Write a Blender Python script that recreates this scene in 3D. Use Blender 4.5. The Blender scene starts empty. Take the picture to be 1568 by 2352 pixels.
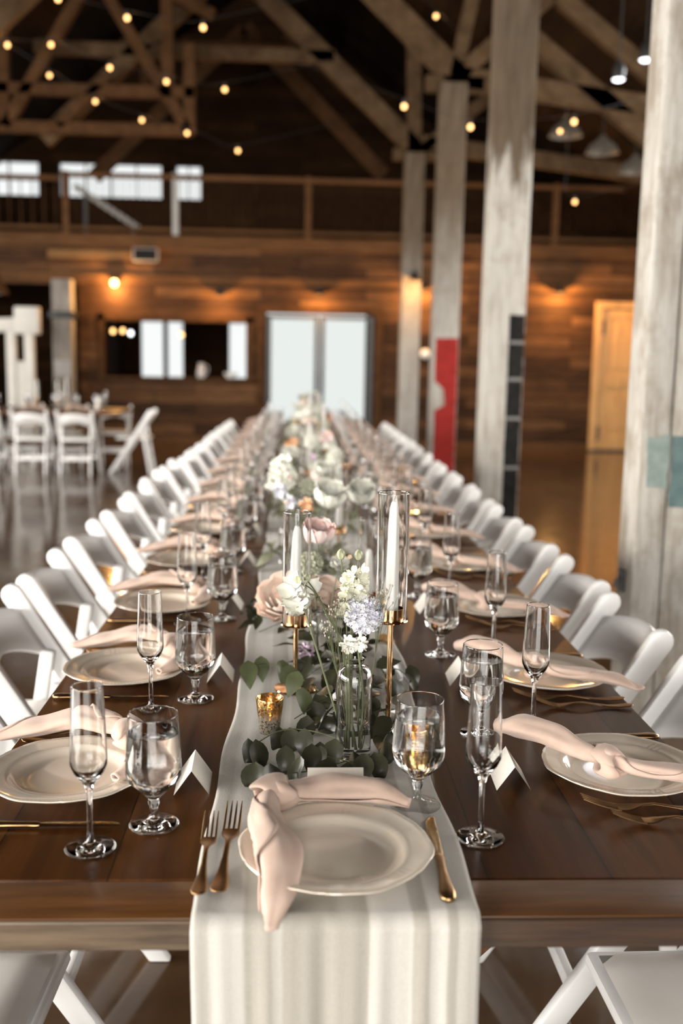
import bpy, bmesh, math, random
from mathutils import Vector, Matrix
import numpy as np
rnd = random.Random(7)
S = bpy.context.scene
COL = S.collection
PI = math.pi

# ------------------------------------------------------------------ camera, world, light, exposure
cam_d = bpy.data.cameras.new('camera'); cam = bpy.data.objects.new('camera', cam_d); COL.objects.link(cam)
YAW, PITCH, ROLL = .0452, .153, .0192
f0 = Vector((math.sin(YAW), math.cos(YAW), 0)); r0 = Vector((math.cos(YAW), -math.sin(YAW), 0)); u0 = Vector((0, 0, 1))
f1 = f0*math.cos(PITCH) - u0*math.sin(PITCH); u1 = u0*math.cos(PITCH) + f0*math.sin(PITCH)
r2 = r0*math.cos(ROLL) + u1*math.sin(ROLL); u2 = u1*math.cos(ROLL) - r0*math.sin(ROLL)
cam.matrix_world = Matrix(((r2.x, u2.x, -f1.x, 0), (r2.y, u2.y, -f1.y, 0), (r2.z, u2.z, -f1.z, 1.459), (0, 0, 0, 1)))
cam_d.sensor_fit = 'VERTICAL'; cam_d.sensor_height = 36; cam_d.lens = 35.0
cam_d.clip_start = .05; cam_d.clip_end = 200
cam_d.dof.use_dof = True; cam_d.dof.focus_distance = 1.74; cam_d.dof.aperture_fstop = 2.3
S.camera = cam

w = bpy.data.worlds.new('overcast'); S.world = w; w.use_nodes = True
w.node_tree.nodes['Background'].inputs[0].default_value = (.975, .985, .975, 1)
w.node_tree.nodes['Background'].inputs[1].default_value = 1.08

def area(name, loc, rot, sx, sy, energy, color=(1, 1, 1)):
    d = bpy.data.lights.new(name, 'AREA'); d.shape = 'RECTANGLE'; d.size = sx; d.size_y = sy; d.energy = energy; d.color = color
    o = bpy.data.objects.new(name, d); COL.objects.link(o); o.location = loc; o.rotation_euler = rot
    return o
# daylight through the open barn doors behind the camera and the window bands of the side walls
area('daylight_doors', (.3, -11.9, 1.75), (PI/2, 0, 0), 9.0, 3.4, 1250, (1.0, .97, .925))
area('added_gable_light', (-.7, -11.9, 5.4), (PI/2+.0, 0, 0), 5.0, 2.6, 600, (1.0, .97, .925))  # added high source behind the camera, unseen, to brighten upward facing surfaces
area('daylight_left', (-8.0, -1.5, 2.2), (0, -PI/2, 0), 2.2, 12.0, 2550, (1.0, .955, .90))
area('daylight_left_rear', (-8.0, 10.2, 2.2), (0, -PI/2, 0), 2.2, 5.0, 620, (1.0, .955, .90))
area('daylight_right', (6.6, 7.0, 2.2), (0, PI/2, 0), 2.0, 9.0, 900, (1.0, .95, .89))

vs = S.view_settings
vs.view_transform = 'Standard'; vs.look = 'None'; vs.gamma = 1; vs.use_curve_mapping = False; vs.exposure = 0
cy = S.cycles
cy.max_bounces = 14; cy.diffuse_bounces = 3; cy.glossy_bounces = 5; cy.transmission_bounces = 14; cy.transparent_max_bounces = 24
cy.caustics_reflective = False; cy.caustics_refractive = True; cy.blur_glossy = .6
cy.sample_clamp_indirect = 6; cy.use_denoising = True
try:
    cy.denoiser = 'OPENIMAGEDENOISE'
except Exception:
    pass

# ------------------------------------------------------------------ helpers: tagging
def tag(o, label=None, cat=None, group=None, kind=None):
    if label: o['label'] = label
    if cat: o['category'] = cat
    if group: o['group'] = group
    if kind: o['kind'] = kind
    return o
def thing(name, label, cat, loc=(0, 0, 0), rz=0, group=None):
    o = bpy.data.objects.new(name, None); COL.objects.link(o); o.empty_display_size = .05
    o.location = loc; o.rotation_euler = (0, 0, rz)
    return tag(o, label, cat, group)
def dup(root, label, loc=None, rz=None, group=None, rot=None):
    def cp(o, parent):
        c = o.copy(); COL.objects.link(c)
        if parent is not None: c.parent = parent
        for ch in list(o.children): cp(ch, c)
        return c
    r = cp(root, None)
    if loc is not None: r.location = loc
    if rz is not None: r.rotation_euler = (0, 0, rz)
    if rot is not None: r.rotation_euler = rot
    tag(r, label, None, group)
    return r

# ------------------------------------------------------------------ helpers: geometry
class MB:
    def __init__(s): s.v = []; s.f = []
    def add(s, vs, fs):
        b = len(s.v); s.v += [tuple(p) for p in vs]; s.f += [tuple(i+b for i in f) for f in fs]; return s
    def box(s, x0, x1, y0, y1, z0, z1):
        return s.add([(x0,y0,z0),(x1,y0,z0),(x1,y1,z0),(x0,y1,z0),(x0,y0,z1),(x1,y0,z1),(x1,y1,z1),(x0,y1,z1)],
                     [(0,3,2,1),(4,5,6,7),(0,1,5,4),(1,2,6,5),(2,3,7,6),(3,0,4,7)])
    def beam(s, p, q, wd, ht, up=(0, 0, 1)):
        p, q = Vector(p), Vector(q); t = (q-p).normalized(); u = Vector(up)
        sd = t.cross(u)
        if sd.length < 1e-4: sd = t.cross(Vector((0, 1, 0)))
        sd.normalize(); u = sd.cross(t)
        a, b = sd*wd/2, u*ht/2
        vs = [p-a-b, p+a-b, p+a+b, p-a+b, q-a-b, q+a-b, q+a+b, q-a+b]
        return s.add(vs, [(0,3,2,1),(4,5,6,7),(0,1,5,4),(1,2,6,5),(2,3,7,6),(3,0,4,7)])
    def loft(s, rings, closed=True, caps=True):
        n = len(rings[0]); vs = [p for r in rings for p in r]; fs = []
        for i in range(len(rings)-1):
            for j in range(n if closed else n-1):
                k = (j+1) % n; fs.append((i*n+j, i*n+k, (i+1)*n+k, (i+1)*n+j))
        if caps and closed:
            fs.append(tuple(range(n-1, -1, -1))); fs.append(tuple((len(rings)-1)*n+j for j in range(n)))
        return s.add(vs, fs)
    def tube(s, pts, r, n=8, caps=True):
        pts = [Vector(p) for p in pts]; rr = r if isinstance(r, (list, tuple)) else [r]*len(pts); rings = []
        t0 = (pts[1]-pts[0]).normalized(); a = t0.orthogonal().normalized()
        for i, p in enumerate(pts):
            t = (pts[min(i+1, len(pts)-1)]-pts[max(i-1, 0)]).normalized()
            a = (a - t*a.dot(t)).normalized(); b = t.cross(a)
            rings.append([p + a*rr[i]*math.cos(2*PI*k/n) + b*rr[i]*math.sin(2*PI*k/n) for k in range(n)])
        return s.loft(rings, True, caps)
    def lathe(s, prof, n=32, c=(0, 0, 0), mod=None):
        """profile of (r, z); points with r == 0 become poles"""
        prev = None; vs = []; fs = []
        for i, (r, z) in enumerate(prof):
            if r <= 1e-6:
                vs.append((c[0], c[1], c[2]+z)); cur = [len(vs)-1]
            else:
                cur = []
                for k in range(n):
                    a = 2*PI*k/n; rr, zz = (r, z) if mod is None else mod(i, r, z, a)
                    vs.append((c[0]+rr*math.cos(a), c[1]+rr*math.sin(a), c[2]+zz)); cur.append(len(vs)-1)
            if prev is not None:
                if len(prev) == 1 and len(cur) > 1: fs += [(prev[0], cur[(k+1) % n], cur[k]) for k in range(n)]
                elif len(cur) == 1 and len(prev) > 1: fs += [(prev[k], prev[(k+1) % n], cur[0]) for k in range(n)]
                elif len(cur) > 1: fs += [(prev[k], prev[(k+1) % n], cur[(k+1) % n], cur[k]) for k in range(n)]
            prev = cur
        return s.add(vs, fs)
    def grid(s, nu, nv, fn):
        vs = [fn(i/(nu-1), j/(nv-1)) for j in range(nv) for i in range(nu)]
        return s.add(vs, [(j*nu+i, j*nu+i+1, (j+1)*nu+i+1, (j+1)*nu+i) for j in range(nv-1) for i in range(nu-1)])
    def mesh(s, name, bevel=0, segs=2, smooth=True, angle=40, fix=True):
        me = bpy.data.meshes.new(name); me.from_pydata(s.v, [], s.f)
        bm = bmesh.new(); bm.from_mesh(me)
        if fix: bmesh.ops.recalc_face_normals(bm, faces=bm.faces)
        if bevel:
            es = [e for e in bm.edges if len(e.link_faces) == 2 and e.calc_face_angle(0) > .5]
            bmesh.ops.bevel(bm, geom=es, offset=bevel, segments=segs, profile=.5, affect='EDGES', clamp_overlap=True)
        bm.to_mesh(me); bm.free()
        if smooth:
            me.polygons.foreach_set('use_smooth', [True]*len(me.polygons))
            try: me.set_sharp_from_angle(angle=math.radians(angle))
            except Exception: pass
        return me
    def build(s, name, m, parent=None, bevel=0, segs=2, smooth=True, angle=40, fix=True, label=None):
        me = s.mesh(name, bevel, segs, smooth, angle, fix); me.materials.append(m)
        o = bpy.data.objects.new(name, me); COL.objects.link(o)
        if parent is not None: o.parent = parent
        if label: o['label'] = label
        return o
def solid(o, t, off=0):
    m = o.modifiers.new('thickness', 'SOLIDIFY'); m.thickness = t; m.offset = off; return o
def subsurf(o, l=1):
    m = o.modifiers.new('smooth', 'SUBSURF'); m.levels = l; m.render_levels = l; return o
def hnoise(*a):
    return math.sin(a[0]*12.9+a[-1]*3.1)*.5 + math.sin(a[0]*5.3+a[-1]*7.7+1.3)*.5
def spline(pts, n):
    P = [Vector(p) for p in pts]; P = [P[0]*2-P[1]] + P + [P[-1]*2-P[-2]]; out = []
    m = len(P)-3
    for k in range(n+1):
        t = k/n*m; i = min(int(t), m-1); t -= i; a, b, c, d = P[i:i+4]
        out.append(.5*((2*b)+(c-a)*t+(2*a-5*b+4*c-d)*t*t+(3*b-a-3*c+d)*t**3))
    return out

# ------------------------------------------------------------------ helpers: materials
def new_mat(name):
    m = bpy.data.materials.new(name); m.use_nodes = True
    return m, m.node_tree, m.node_tree.nodes['Principled BSDF']
def setp(b, rough=.5, metal=0, spec=.5, coat=0, trans=0, ior=1.5, sheen=0, sss=0):
    b.inputs['Roughness'].default_value = rough; b.inputs['Metallic'].default_value = metal
    b.inputs['Specular IOR Level'].default_value = spec; b.inputs['Coat Weight'].default_value = coat
    b.inputs['Coat Roughness'].default_value = .12
    b.inputs['Transmission Weight'].default_value = trans; b.inputs['IOR'].default_value = ior
    b.inputs['Sheen Weight'].default_value = sheen
    if sss:
        b.inputs['Subsurface Weight'].default_value = sss; b.inputs['Subsurface Radius'].default_value = (.02, .012, .008); b.inputs['Subsurface Scale'].default_value = .3
def coords(nt, scale=(1, 1, 1), swz=None, src='Object'):
    tc = nt.nodes.new('ShaderNodeTexCoord'); out = tc.outputs[src]
    if swz:
        sp = nt.nodes.new('ShaderNodeSeparateXYZ'); cb = nt.nodes.new('ShaderNodeCombineXYZ'); nt.links.new(out, sp.inputs[0])
        for i, ch in enumerate(swz): nt.links.new(sp.outputs['XYZ'.index(ch)], cb.inputs[i])
        out = cb.outputs[0]
    mp = nt.nodes.new('ShaderNodeMapping'); nt.links.new(out, mp.inputs[0]); mp.inputs['Scale'].default_value = scale
    return mp.outputs[0]
def noise(nt, vec, scale, detail=4, rough=.55):
    n = nt.nodes.new('ShaderNodeTexNoise'); nt.links.new(vec, n.inputs['Vector'])
    n.inputs['Scale'].default_value = scale; n.inputs['Detail'].default_value = detail; n.inputs['Roughness'].default_value = rough
    return n.outputs['Fac']
def ramp(nt, fac, stops):
    r = nt.nodes.new('ShaderNodeValToRGB'); nt.links.new(fac, r.inputs[0]); e = r.color_ramp.elements
    while len(e) < len(stops): e.new(.5)
    for k, (p, c) in enumerate(stops): e[k].position = p; e[k].color = (*c, 1)
    return r.outputs[0]
def mixc(nt, fac, a, b, mode='MIX'):
    m = nt.nodes.new('ShaderNodeMix'); m.data_type = 'RGBA'; m.blend_type = mode
    for sock, val in ((m.inputs[0], fac), (m.inputs[6], a), (m.inputs[7], b)):
        if isinstance(val, (int, float)): sock.default_value = val
        elif isinstance(val, tuple): sock.default_value = (*val, 1)
        else: nt.links.new(val, sock)
    return m.outputs[2]
def bump(nt, b, h, strength, dist=.002):
    n = nt.nodes.new('ShaderNodeBump'); n.inputs['Strength'].default_value = strength; n.inputs['Distance'].default_value = dist
    nt.links.new(h, n.inputs['Height']); nt.links.new(n.outputs[0], b.inputs['Normal'])
def plain(name, c, bumpsc=0, bumpst=.2, c2=None, nscale=8, stretch=(1, 1, 1), lo=.35, hi=.65, **k):
    m, nt, b = new_mat(name); setp(b, **k)
    v = coords(nt, stretch)
    if c2 is None: c2 = tuple(x*.9 for x in c)
    nt.links.new(ramp(nt, noise(nt, v, nscale), [(lo, c), (hi, c2)]), b.inputs['Base Color'])
    if bumpsc: bump(nt, b, noise(nt, v, bumpsc, 5), bumpst)
    return m
def emit(name, c, st):
    m = bpy.data.materials.new(name); m.use_nodes = True; nt = m.node_tree; nt.nodes.clear()
    e = nt.nodes.new('ShaderNodeEmission'); o = nt.nodes.new('ShaderNodeOutputMaterial'); e.inputs[0].default_value = (*c, 1); e.inputs[1].default_value = st
    nt.links.new(e.outputs[0], o.inputs[0]); return m
def thin_glass(name, tint=(.97, .98, .97), ior=1.5, rough=.0):
    m = bpy.data.materials.new(name); m.use_nodes = True; nt = m.node_tree; nt.nodes.clear()
    t = nt.nodes.new('ShaderNodeBsdfTransparent'); g = nt.nodes.new('ShaderNodeBsdfGlossy'); fr = nt.nodes.new('ShaderNodeMapRange'); lw = nt.nodes.new('ShaderNodeLayerWeight'); pw = nt.nodes.new('ShaderNodeMath')
    pw.operation = 'POWER'; pw.inputs[1].default_value = 4.5; lw.inputs[0].default_value = .5; nt.links.new(lw.outputs['Facing'], pw.inputs[0]); nt.links.new(pw.outputs[0], fr.inputs[0])
    fr.inputs[3].default_value = ((ior-1)/(ior+1))**2; fr.inputs[4].default_value = .9
    mx = nt.nodes.new('ShaderNodeMixShader'); o = nt.nodes.new('ShaderNodeOutputMaterial')
    t.inputs[0].default_value = (*tint, 1); g.inputs['Roughness'].default_value = rough; 
    nt.links.new(fr.outputs[0], mx.inputs[0]); nt.links.new(t.outputs[0], mx.inputs[1]); nt.links.new(g.outputs[0], mx.inputs[2]); nt.links.new(mx.outputs[0], o.inputs[0])
    return m
def planks(name, cols, mortar, swz, bw, bh, scale=1, grain=(1, 14, 1), rough=.6, coat=0, spec=.4, gap=.004, bst=.4):
    m, nt, b = new_mat(name); setp(b, rough=rough, coat=coat, spec=spec)
    v = coords(nt, (1, 1, 1), swz)
    br = nt.nodes.new('ShaderNodeTexBrick'); nt.links.new(v, br.inputs['Vector'])
    br.inputs['Scale'].default_value = 1; br.inputs['Brick Width'].default_value = bw; br.inputs['Row Height'].default_value = bh
    br.inputs['Mortar Size'].default_value = gap; br.inputs['Mortar Smooth'].default_value = .3; br.inputs['Bias'].default_value = -.1
    br.inputs['Color1'].default_value = (0, 0, 0, 1); br.inputs['Color2'].default_value = (1, 1, 1, 1); br.inputs['Mortar'].default_value = (.5, .5, .5, 1)
    br.offset = .37; br.offset_frequency = 2
    base = ramp(nt, br.outputs['Color'], [(0, cols[0]), (.5, cols[1]), (1, cols[2])])
    v2 = coords(nt, (grain[0], grain[1], grain[2]), swz)
    g = noise(nt, v2, 3, 6, .6)
    big = noise(nt, v, 1.3, 3)
    base = mixc(nt, .85, base, ramp(nt, g, [(.25, (.35, .33, .3)), (.7, (1.35, 1.3, 1.25))]), 'MULTIPLY')
    base = mixc(nt, .6, base, ramp(nt, big, [(.3, (.55, .5, .45)), (.7, (1.3, 1.25, 1.2))]), 'MULTIPLY')
    base = mixc(nt, br.outputs['Fac'], base, mortar)
    nt.links.new(base, b.inputs['Base Color'])
    bump(nt, b, g, bst, .003)
    return m
def wood(name, c1, c2, stretch, nscale=4, rough=.6, spec=.4, coat=0, bst=.35, c3=None):
    m, nt, b = new_mat(name); setp(b, rough=rough, spec=spec, coat=coat)
    v = coords(nt, stretch); g = noise(nt, v, nscale, 6, .62)
    st = [(.3, c1), (.7, c2)] if c3 is None else [(.28, c1), (.5, c2), (.72, c3)]
    nt.links.new(ramp(nt, g, st), b.inputs['Base Color']); bump(nt, b, g, bst, .003)
    return m

M = {}
M['chair'] = plain('white_resin', (.84, .835, .82), c2=(.81, .805, .79), rough=.4, nscale=3)
M['chair_seat'] = plain('white_vinyl', (.74, .71, .66), c2=(.69, .655, .60), rough=.5, bumpsc=60, bumpst=.05)
M['plate'] = plain('glazed_cream_stoneware', (.68, .605, .51), c2=(.64, .56, .46), rough=.12, nscale=4, coat=.4)
M['napkin'] = plain('blush_linen', (.56, .418, .342), c2=(.51, .37, .298), rough=.9, spec=.15, sheen=.15, bumpsc=28, bumpst=.45, nscale=30)
M['gold'] = plain('brushed_antique_gold', (.42, .255, .12), c2=(.33, .19, .085), rough=.30, metal=1, nscale=30)
M['gold_shiny'] = plain('polished_rose_gold', (.80, .52, .28), c2=(.76, .47, .24), rough=.07, metal=1, nscale=10)
M['card'] = plain('ivory_card_stock', (.76, .72, .65), c2=(.73, .69, .62), rough=.8, spec=.2, nscale=200)
M['wax'] = plain('ivory_wax', (.86, .84, .80), c2=(.84, .815, .77), rough=.35, nscale=5, sss=.15)
M['wick'] = plain('charred_wick', (.03, .025, .02), rough=.9)
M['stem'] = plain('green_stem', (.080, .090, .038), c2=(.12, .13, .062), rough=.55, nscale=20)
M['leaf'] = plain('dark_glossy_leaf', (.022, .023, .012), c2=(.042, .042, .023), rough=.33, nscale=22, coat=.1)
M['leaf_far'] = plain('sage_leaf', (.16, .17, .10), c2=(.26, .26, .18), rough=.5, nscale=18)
M['leaf_light'] = plain('soft_green_leaf', (.075, .088, .040), c2=(.11, .125, .06), rough=.42, nscale=20)
M['pet_white'] = plain('white_petal', (.80, .79, .73), c2=(.73, .73, .62), rough=.6, nscale=40, sss=.1)
M['pet_cream'] = plain('cream_petal', (.74, .72, .60), c2=(.62, .62, .47), rough=.6, nscale=60)
M['pet_pink'] = plain('pink_petal', (.90, .62, .57), c2=(.88, .76, .72), rough=.6, nscale=30, sss=.1)
M['pet_peach'] = plain('pale_peach_petal', (.88, .73, .63), c2=(.86, .69, .585), rough=.6, nscale=30, sss=.1)
M['pet_orange'] = plain('apricot_petal', (.72, .40, .22), c2=(.64, .34, .17), rough=.6, nscale=30)
M['pet_lav'] = plain('lavender_petal', (.62, .62, .72), c2=(.74, .74, .74), rough=.6, nscale=80)
M['pet_mauve'] = plain('mauve_petal', (.56, .38, .52), c2=(.70, .56, .66), rough=.6, nscale=50)
M['pet_green'] = plain('green_white_petal', (.48, .50, .36), c2=(.60, .60, .47), rough=.6, nscale=60)
M['bud'] = plain('striped_green_bud', (.22, .24, .12), c2=(.42, .42, .28), rough=.5, nscale=60)
M['filler'] = plain('dusty_filler_bud', (.42, .38, .33), c2=(.28, .25, .20), rough=.8, nscale=90)
M['dryleaf'] = plain('rust_leaf', (.42, .20, .07), c2=(.52, .28, .10), rough=.5, nscale=30)
m, nt, b = new_mat('clear_glass'); setp(b, rough=0, trans=1, ior=1.48); b.inputs['Base Color'].default_value = (.985, .99, .985, 1); M['glass'] = m
m, nt, b = new_mat('water'); setp(b, rough=0, trans=1, ior=1.333); b.inputs['Base Color'].default_value = (.99, .995, 1, 1); M['water'] = m
M['thin'] = thin_glass('thin_clear_glass')
M['pane'] = thin_glass('window_glass', (.95, .96, .96), 1.04, .02)
# mercury glass: silver foil with worn spots
m = bpy.data.materials.new('mercury_glass'); m.use_nodes = True; nt = m.node_tree; nt.nodes.clear()
pb = nt.nodes.new('ShaderNodeBsdfPrincipled'); setp(pb, rough=.22, metal=.9); tr = nt.nodes.new('ShaderNodeBsdfTransparent'); mx = nt.nodes.new('ShaderNodeMixShader'); oo = nt.nodes.new('ShaderNodeOutputMaterial')
v = coords(nt); sp1 = noise(nt, v, 260, 3, .7)
tcm = nt.nodes.new('ShaderNodeTexCoord'); sxm = nt.nodes.new('ShaderNodeSeparateXYZ'); nt.links.new(tcm.outputs['Object'], sxm.inputs[0])
mrm = nt.nodes.new('ShaderNodeMapRange'); nt.links.new(sxm.outputs[2], mrm.inputs[0]); mrm.inputs[1].default_value = .026; mrm.inputs[2].default_value = .045
nt.links.new(mixc(nt, mrm.outputs[0], ramp(nt, sp1, [(.40, (.13, .09, .05)), (.48, (.70, .65, .55))]), ramp(nt, sp1, [(.42, (.10, .05, .015)), (.58, (.55, .36, .15))])), pb.inputs['Base Color'])
nt.links.new(ramp(nt, sp1, [(.36, (.35, .35, .35)), (.50, (.95, .95, .95))]), mx.inputs[0])
tr.inputs[0].default_value = (1, .86, .62, 1)
nt.links.new(tr.outputs[0], mx.inputs[1]); nt.links.new(pb.outputs[0], mx.inputs[2]); nt.links.new(mx.outputs[0], oo.inputs[0]); M['mercury'] = m
M['flame'] = emit('candle_flame', (1, .50, .14), 14)
M['bulb'] = emit('warm_bulb', (1, .55, .20), 5)
M['bulb_white'] = emit('white_spot_lamp', (.95, .97, 1), 5)
M['sconce_bulb'] = emit('sconce_bulb', (1, .58, .2), 14)
M['black'] = plain('black_metal', (.015, .014, .013), rough=.5)
M['iron'] = plain('dark_grey_metal', (.055, .055, .055), rough=.45, metal=.3)
M['pale_plastic'] = plain('pale_plastic', (.30, .29, .27), rough=.5)
M['white_plastic'] = plain('white_plastic', (.8, .8, .78), rough=.4)
M['paint_red'] = plain('worn_red_paint', (.24, .017, .013), c2=(.19, .013, .010), rough=.75, spec=.15, nscale=12)
M['paint_teal'] = plain('faded_teal_paint', (.085, .135, .135), c2=(.13, .185, .178), rough=.75, spec=.2, nscale=14)
M['paint_dark'] = plain('charcoal_paint', (.012, .0115, .011), c2=(.020, .019, .018), rough=.9, spec=.08, nscale=20)
M['paint_line'] = plain('grey_painted_line', (.16, .15, .14), rough=.6)
# table woods
M['tabletop'] = planks('walnut_stained_planks', ((.050, .0165, .0034), (.076, .027, .0060), (.108, .041, .0105)), (.008, .004, .002), 'YXZ', 4.0, .172, grain=(1.2, 16, 1), rough=.30, coat=0, spec=.22, gap=.0015, bst=.12)
M['breadboard'] = wood('walnut_stained_end_board', (.055, .020, .0045), (.13, .053, .014), (1.2, 14, 14), 3, rough=.36, spec=.3, coat=.04, bst=.15)
m, nt, b = new_mat('worn_table_edge'); setp(b, rough=.6)
v = coords(nt, (1.5, 30, 22)); g = noise(nt, v, 3.2, 7, .65)
pale = ramp(nt, g, [(.3, (.055, .033, .017)), (.7, (.17, .118, .070))]); dark = ramp(nt, g, [(.3, (.014, .0055, .002)), (.72, (.055, .023, .007))])
sx = nt.nodes.new('ShaderNodeSeparateXYZ'); tc = nt.nodes.new('ShaderNodeTexCoord'); nt.links.new(tc.outputs['Object'], sx.inputs[0])
mr = nt.nodes.new('ShaderNodeMapRange'); nt.links.new(sx.outputs[0], mr.inputs[0]); mr.inputs[1].default_value = -.1; mr.inputs[2].default_value = .25
nt.links.new(mixc(nt, mr.outputs[0], pale, dark), b.inputs['Base Color']); bump(nt, b, g, .4, .002); M['table_edge'] = m
M['table_leg'] = wood('walnut_stained_leg', (.05, .022, .008), (.13, .06, .022), (9, 9, 1.2), 4)
# runner: gauzy linen with doubled paler bands
m, nt, b = new_mat('gauzy_linen'); setp(b, rough=.95, spec=.1, sheen=.15)
tc = nt.nodes.new('ShaderNodeTexCoord'); sx = nt.nodes.new('ShaderNodeSeparateXYZ'); nt.links.new(tc.outputs['UV'], sx.inputs[0])
vv = coords(nt, (1, 1, 1)); wob = noise(nt, vv, 3.5, 2)
ma = nt.nodes.new('ShaderNodeMath'); ma.operation = 'MULTIPLY_ADD'; nt.links.new(wob, ma.inputs[0]); ma.inputs[1].default_value = .05; nt.links.new(sx.outputs[0], ma.inputs[2])
L_, G_, W_ = (.50, .475, .425), (.385, .36, .31), (.55, .525, .48)
r = nt.nodes.new('ShaderNodeValToRGB'); nt.links.new(ma.outputs[0], r.inputs[0]); r.color_ramp.interpolation = 'LINEAR'
stops = [(0, L_), (.085, L_), (.095, W_), (.20, W_), (.215, G_), (.30, G_), (.31, L_), (.335, L_), (.345, G_), (.635, G_), (.645, W_), (.79, W_), (.80, G_), (.85, G_), (.86, W_), (.91, W_), (.92, G_), (.945, G_), (.955, L_), (1, L_)]
e = r.color_ramp.elements
while len(e) < len(stops): e.new(.5)
for k, (p, c) in enumerate(stops): e[k].position = p; e[k].color = (*c, 1)
wv = noise(nt, coords(nt, (1, 1, 1)), 420, 2)
nt.links.new(mixc(nt, .35, r.outputs[0], ramp(nt, wv, [(.3, (.8, .8, .8)), (.7, (1.15, 1.15, 1.15))]), 'MULTIPLY'), b.inputs['Base Color'])
bump(nt, b, wv, .35, .001); M['runner'] = m
# barn woods
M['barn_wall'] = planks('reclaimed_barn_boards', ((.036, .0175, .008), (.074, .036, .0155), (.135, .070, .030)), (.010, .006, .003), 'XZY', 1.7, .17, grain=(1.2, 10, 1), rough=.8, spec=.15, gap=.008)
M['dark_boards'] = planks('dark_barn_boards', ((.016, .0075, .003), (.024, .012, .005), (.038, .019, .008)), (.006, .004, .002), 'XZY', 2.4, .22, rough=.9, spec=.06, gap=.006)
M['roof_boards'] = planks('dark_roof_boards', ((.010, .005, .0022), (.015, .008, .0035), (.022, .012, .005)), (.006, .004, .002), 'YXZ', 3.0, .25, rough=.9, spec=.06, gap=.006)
M['old_beam'] = wood('weathered_timber', (.034, .019, .0085), (.085, .052, .027), (4, 4, 4), 1.5, rough=.85, spec=.1)
M['brown_beam'] = wood('brown_timber', (.036, .016, .006), (.072, .034, .0135), (4, 4, 4), 1.5, rough=.85, spec=.1)
M['balcony'] = wood('brown_balcony_timber', (.06, .028, .011), (.11, .052, .020), (1.2, 6, 8), 2, rough=.8, spec=.12)
M['brown_strip'] = wood('warm_brown_board', (.12, .062, .024), (.20, .11, .045), (1.2, 8, 8), 2, rough=.8, spec=.1)
M['grey_post'] = wood('grey_weathered_post', (.13, .115, .095), (.30, .275, .24), (5, 5, 1.2), 2, rough=.85, spec=.15)
M['yellow_wood'] = wood('honey_pine', (.46, .24, .075), (.66, .38, .14), (8, 8, 1.2), 2, rough=.55)
M['white_paint'] = wood('chalk_white_paint', (.42, .40, .36), (.52, .50, .46), (2, 2, 2), 2, rough=.6)
# posts: white paint worn to grey brown wood, bare timber towards the top
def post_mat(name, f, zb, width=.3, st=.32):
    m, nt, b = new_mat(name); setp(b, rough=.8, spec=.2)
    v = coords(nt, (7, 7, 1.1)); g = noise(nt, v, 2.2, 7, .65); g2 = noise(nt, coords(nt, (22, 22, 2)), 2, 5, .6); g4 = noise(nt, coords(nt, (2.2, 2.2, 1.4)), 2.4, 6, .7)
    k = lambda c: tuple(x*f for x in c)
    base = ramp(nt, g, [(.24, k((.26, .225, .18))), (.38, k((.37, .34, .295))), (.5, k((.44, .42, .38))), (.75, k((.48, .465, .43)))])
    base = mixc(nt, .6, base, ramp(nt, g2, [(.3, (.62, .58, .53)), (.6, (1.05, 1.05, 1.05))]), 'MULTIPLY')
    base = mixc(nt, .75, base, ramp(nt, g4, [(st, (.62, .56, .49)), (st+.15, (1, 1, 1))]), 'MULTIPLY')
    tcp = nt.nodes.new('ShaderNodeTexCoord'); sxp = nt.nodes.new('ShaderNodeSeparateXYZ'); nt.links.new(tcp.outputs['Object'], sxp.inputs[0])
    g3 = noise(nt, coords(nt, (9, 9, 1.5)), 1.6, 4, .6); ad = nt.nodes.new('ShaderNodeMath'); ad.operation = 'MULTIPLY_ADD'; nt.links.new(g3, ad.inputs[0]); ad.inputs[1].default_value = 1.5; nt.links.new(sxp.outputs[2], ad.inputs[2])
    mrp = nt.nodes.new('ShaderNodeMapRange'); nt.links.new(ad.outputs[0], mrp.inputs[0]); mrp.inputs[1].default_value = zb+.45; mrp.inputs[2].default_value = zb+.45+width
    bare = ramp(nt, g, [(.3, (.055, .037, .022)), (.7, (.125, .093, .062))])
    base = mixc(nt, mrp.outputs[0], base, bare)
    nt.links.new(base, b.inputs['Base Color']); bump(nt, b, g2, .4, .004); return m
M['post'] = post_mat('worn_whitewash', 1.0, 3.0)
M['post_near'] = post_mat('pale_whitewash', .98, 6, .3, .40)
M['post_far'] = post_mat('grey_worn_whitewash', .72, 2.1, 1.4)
# polished brown concrete
m, nt, b = new_mat('polished_brown_concrete'); setp(b, rough=.2, spec=.45)
v = coords(nt); g = noise(nt, v, 1.1, 6, .6); g2 = noise(nt, v, 7, 5, .6)
base = ramp(nt, g, [(.3, (.046, .025, .0115)), (.7, (.088, .049, .023))])
base = mixc(nt, .5, base, ramp(nt, g2, [(.3, (.75, .72, .7)), (.7, (1.2, 1.2, 1.2))]), 'MULTIPLY')
nt.links.new(base, b.inputs['Base Color'])
nt.links.new(ramp(nt, g2, [(.3, (.08, .08, .08)), (.7, (.17, .17, .17))]), b.inputs['Roughness']); M['floor'] = m
M['crack'] = plain('floor_crack_filler', (.14, .10, .075), rough=.7)

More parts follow.
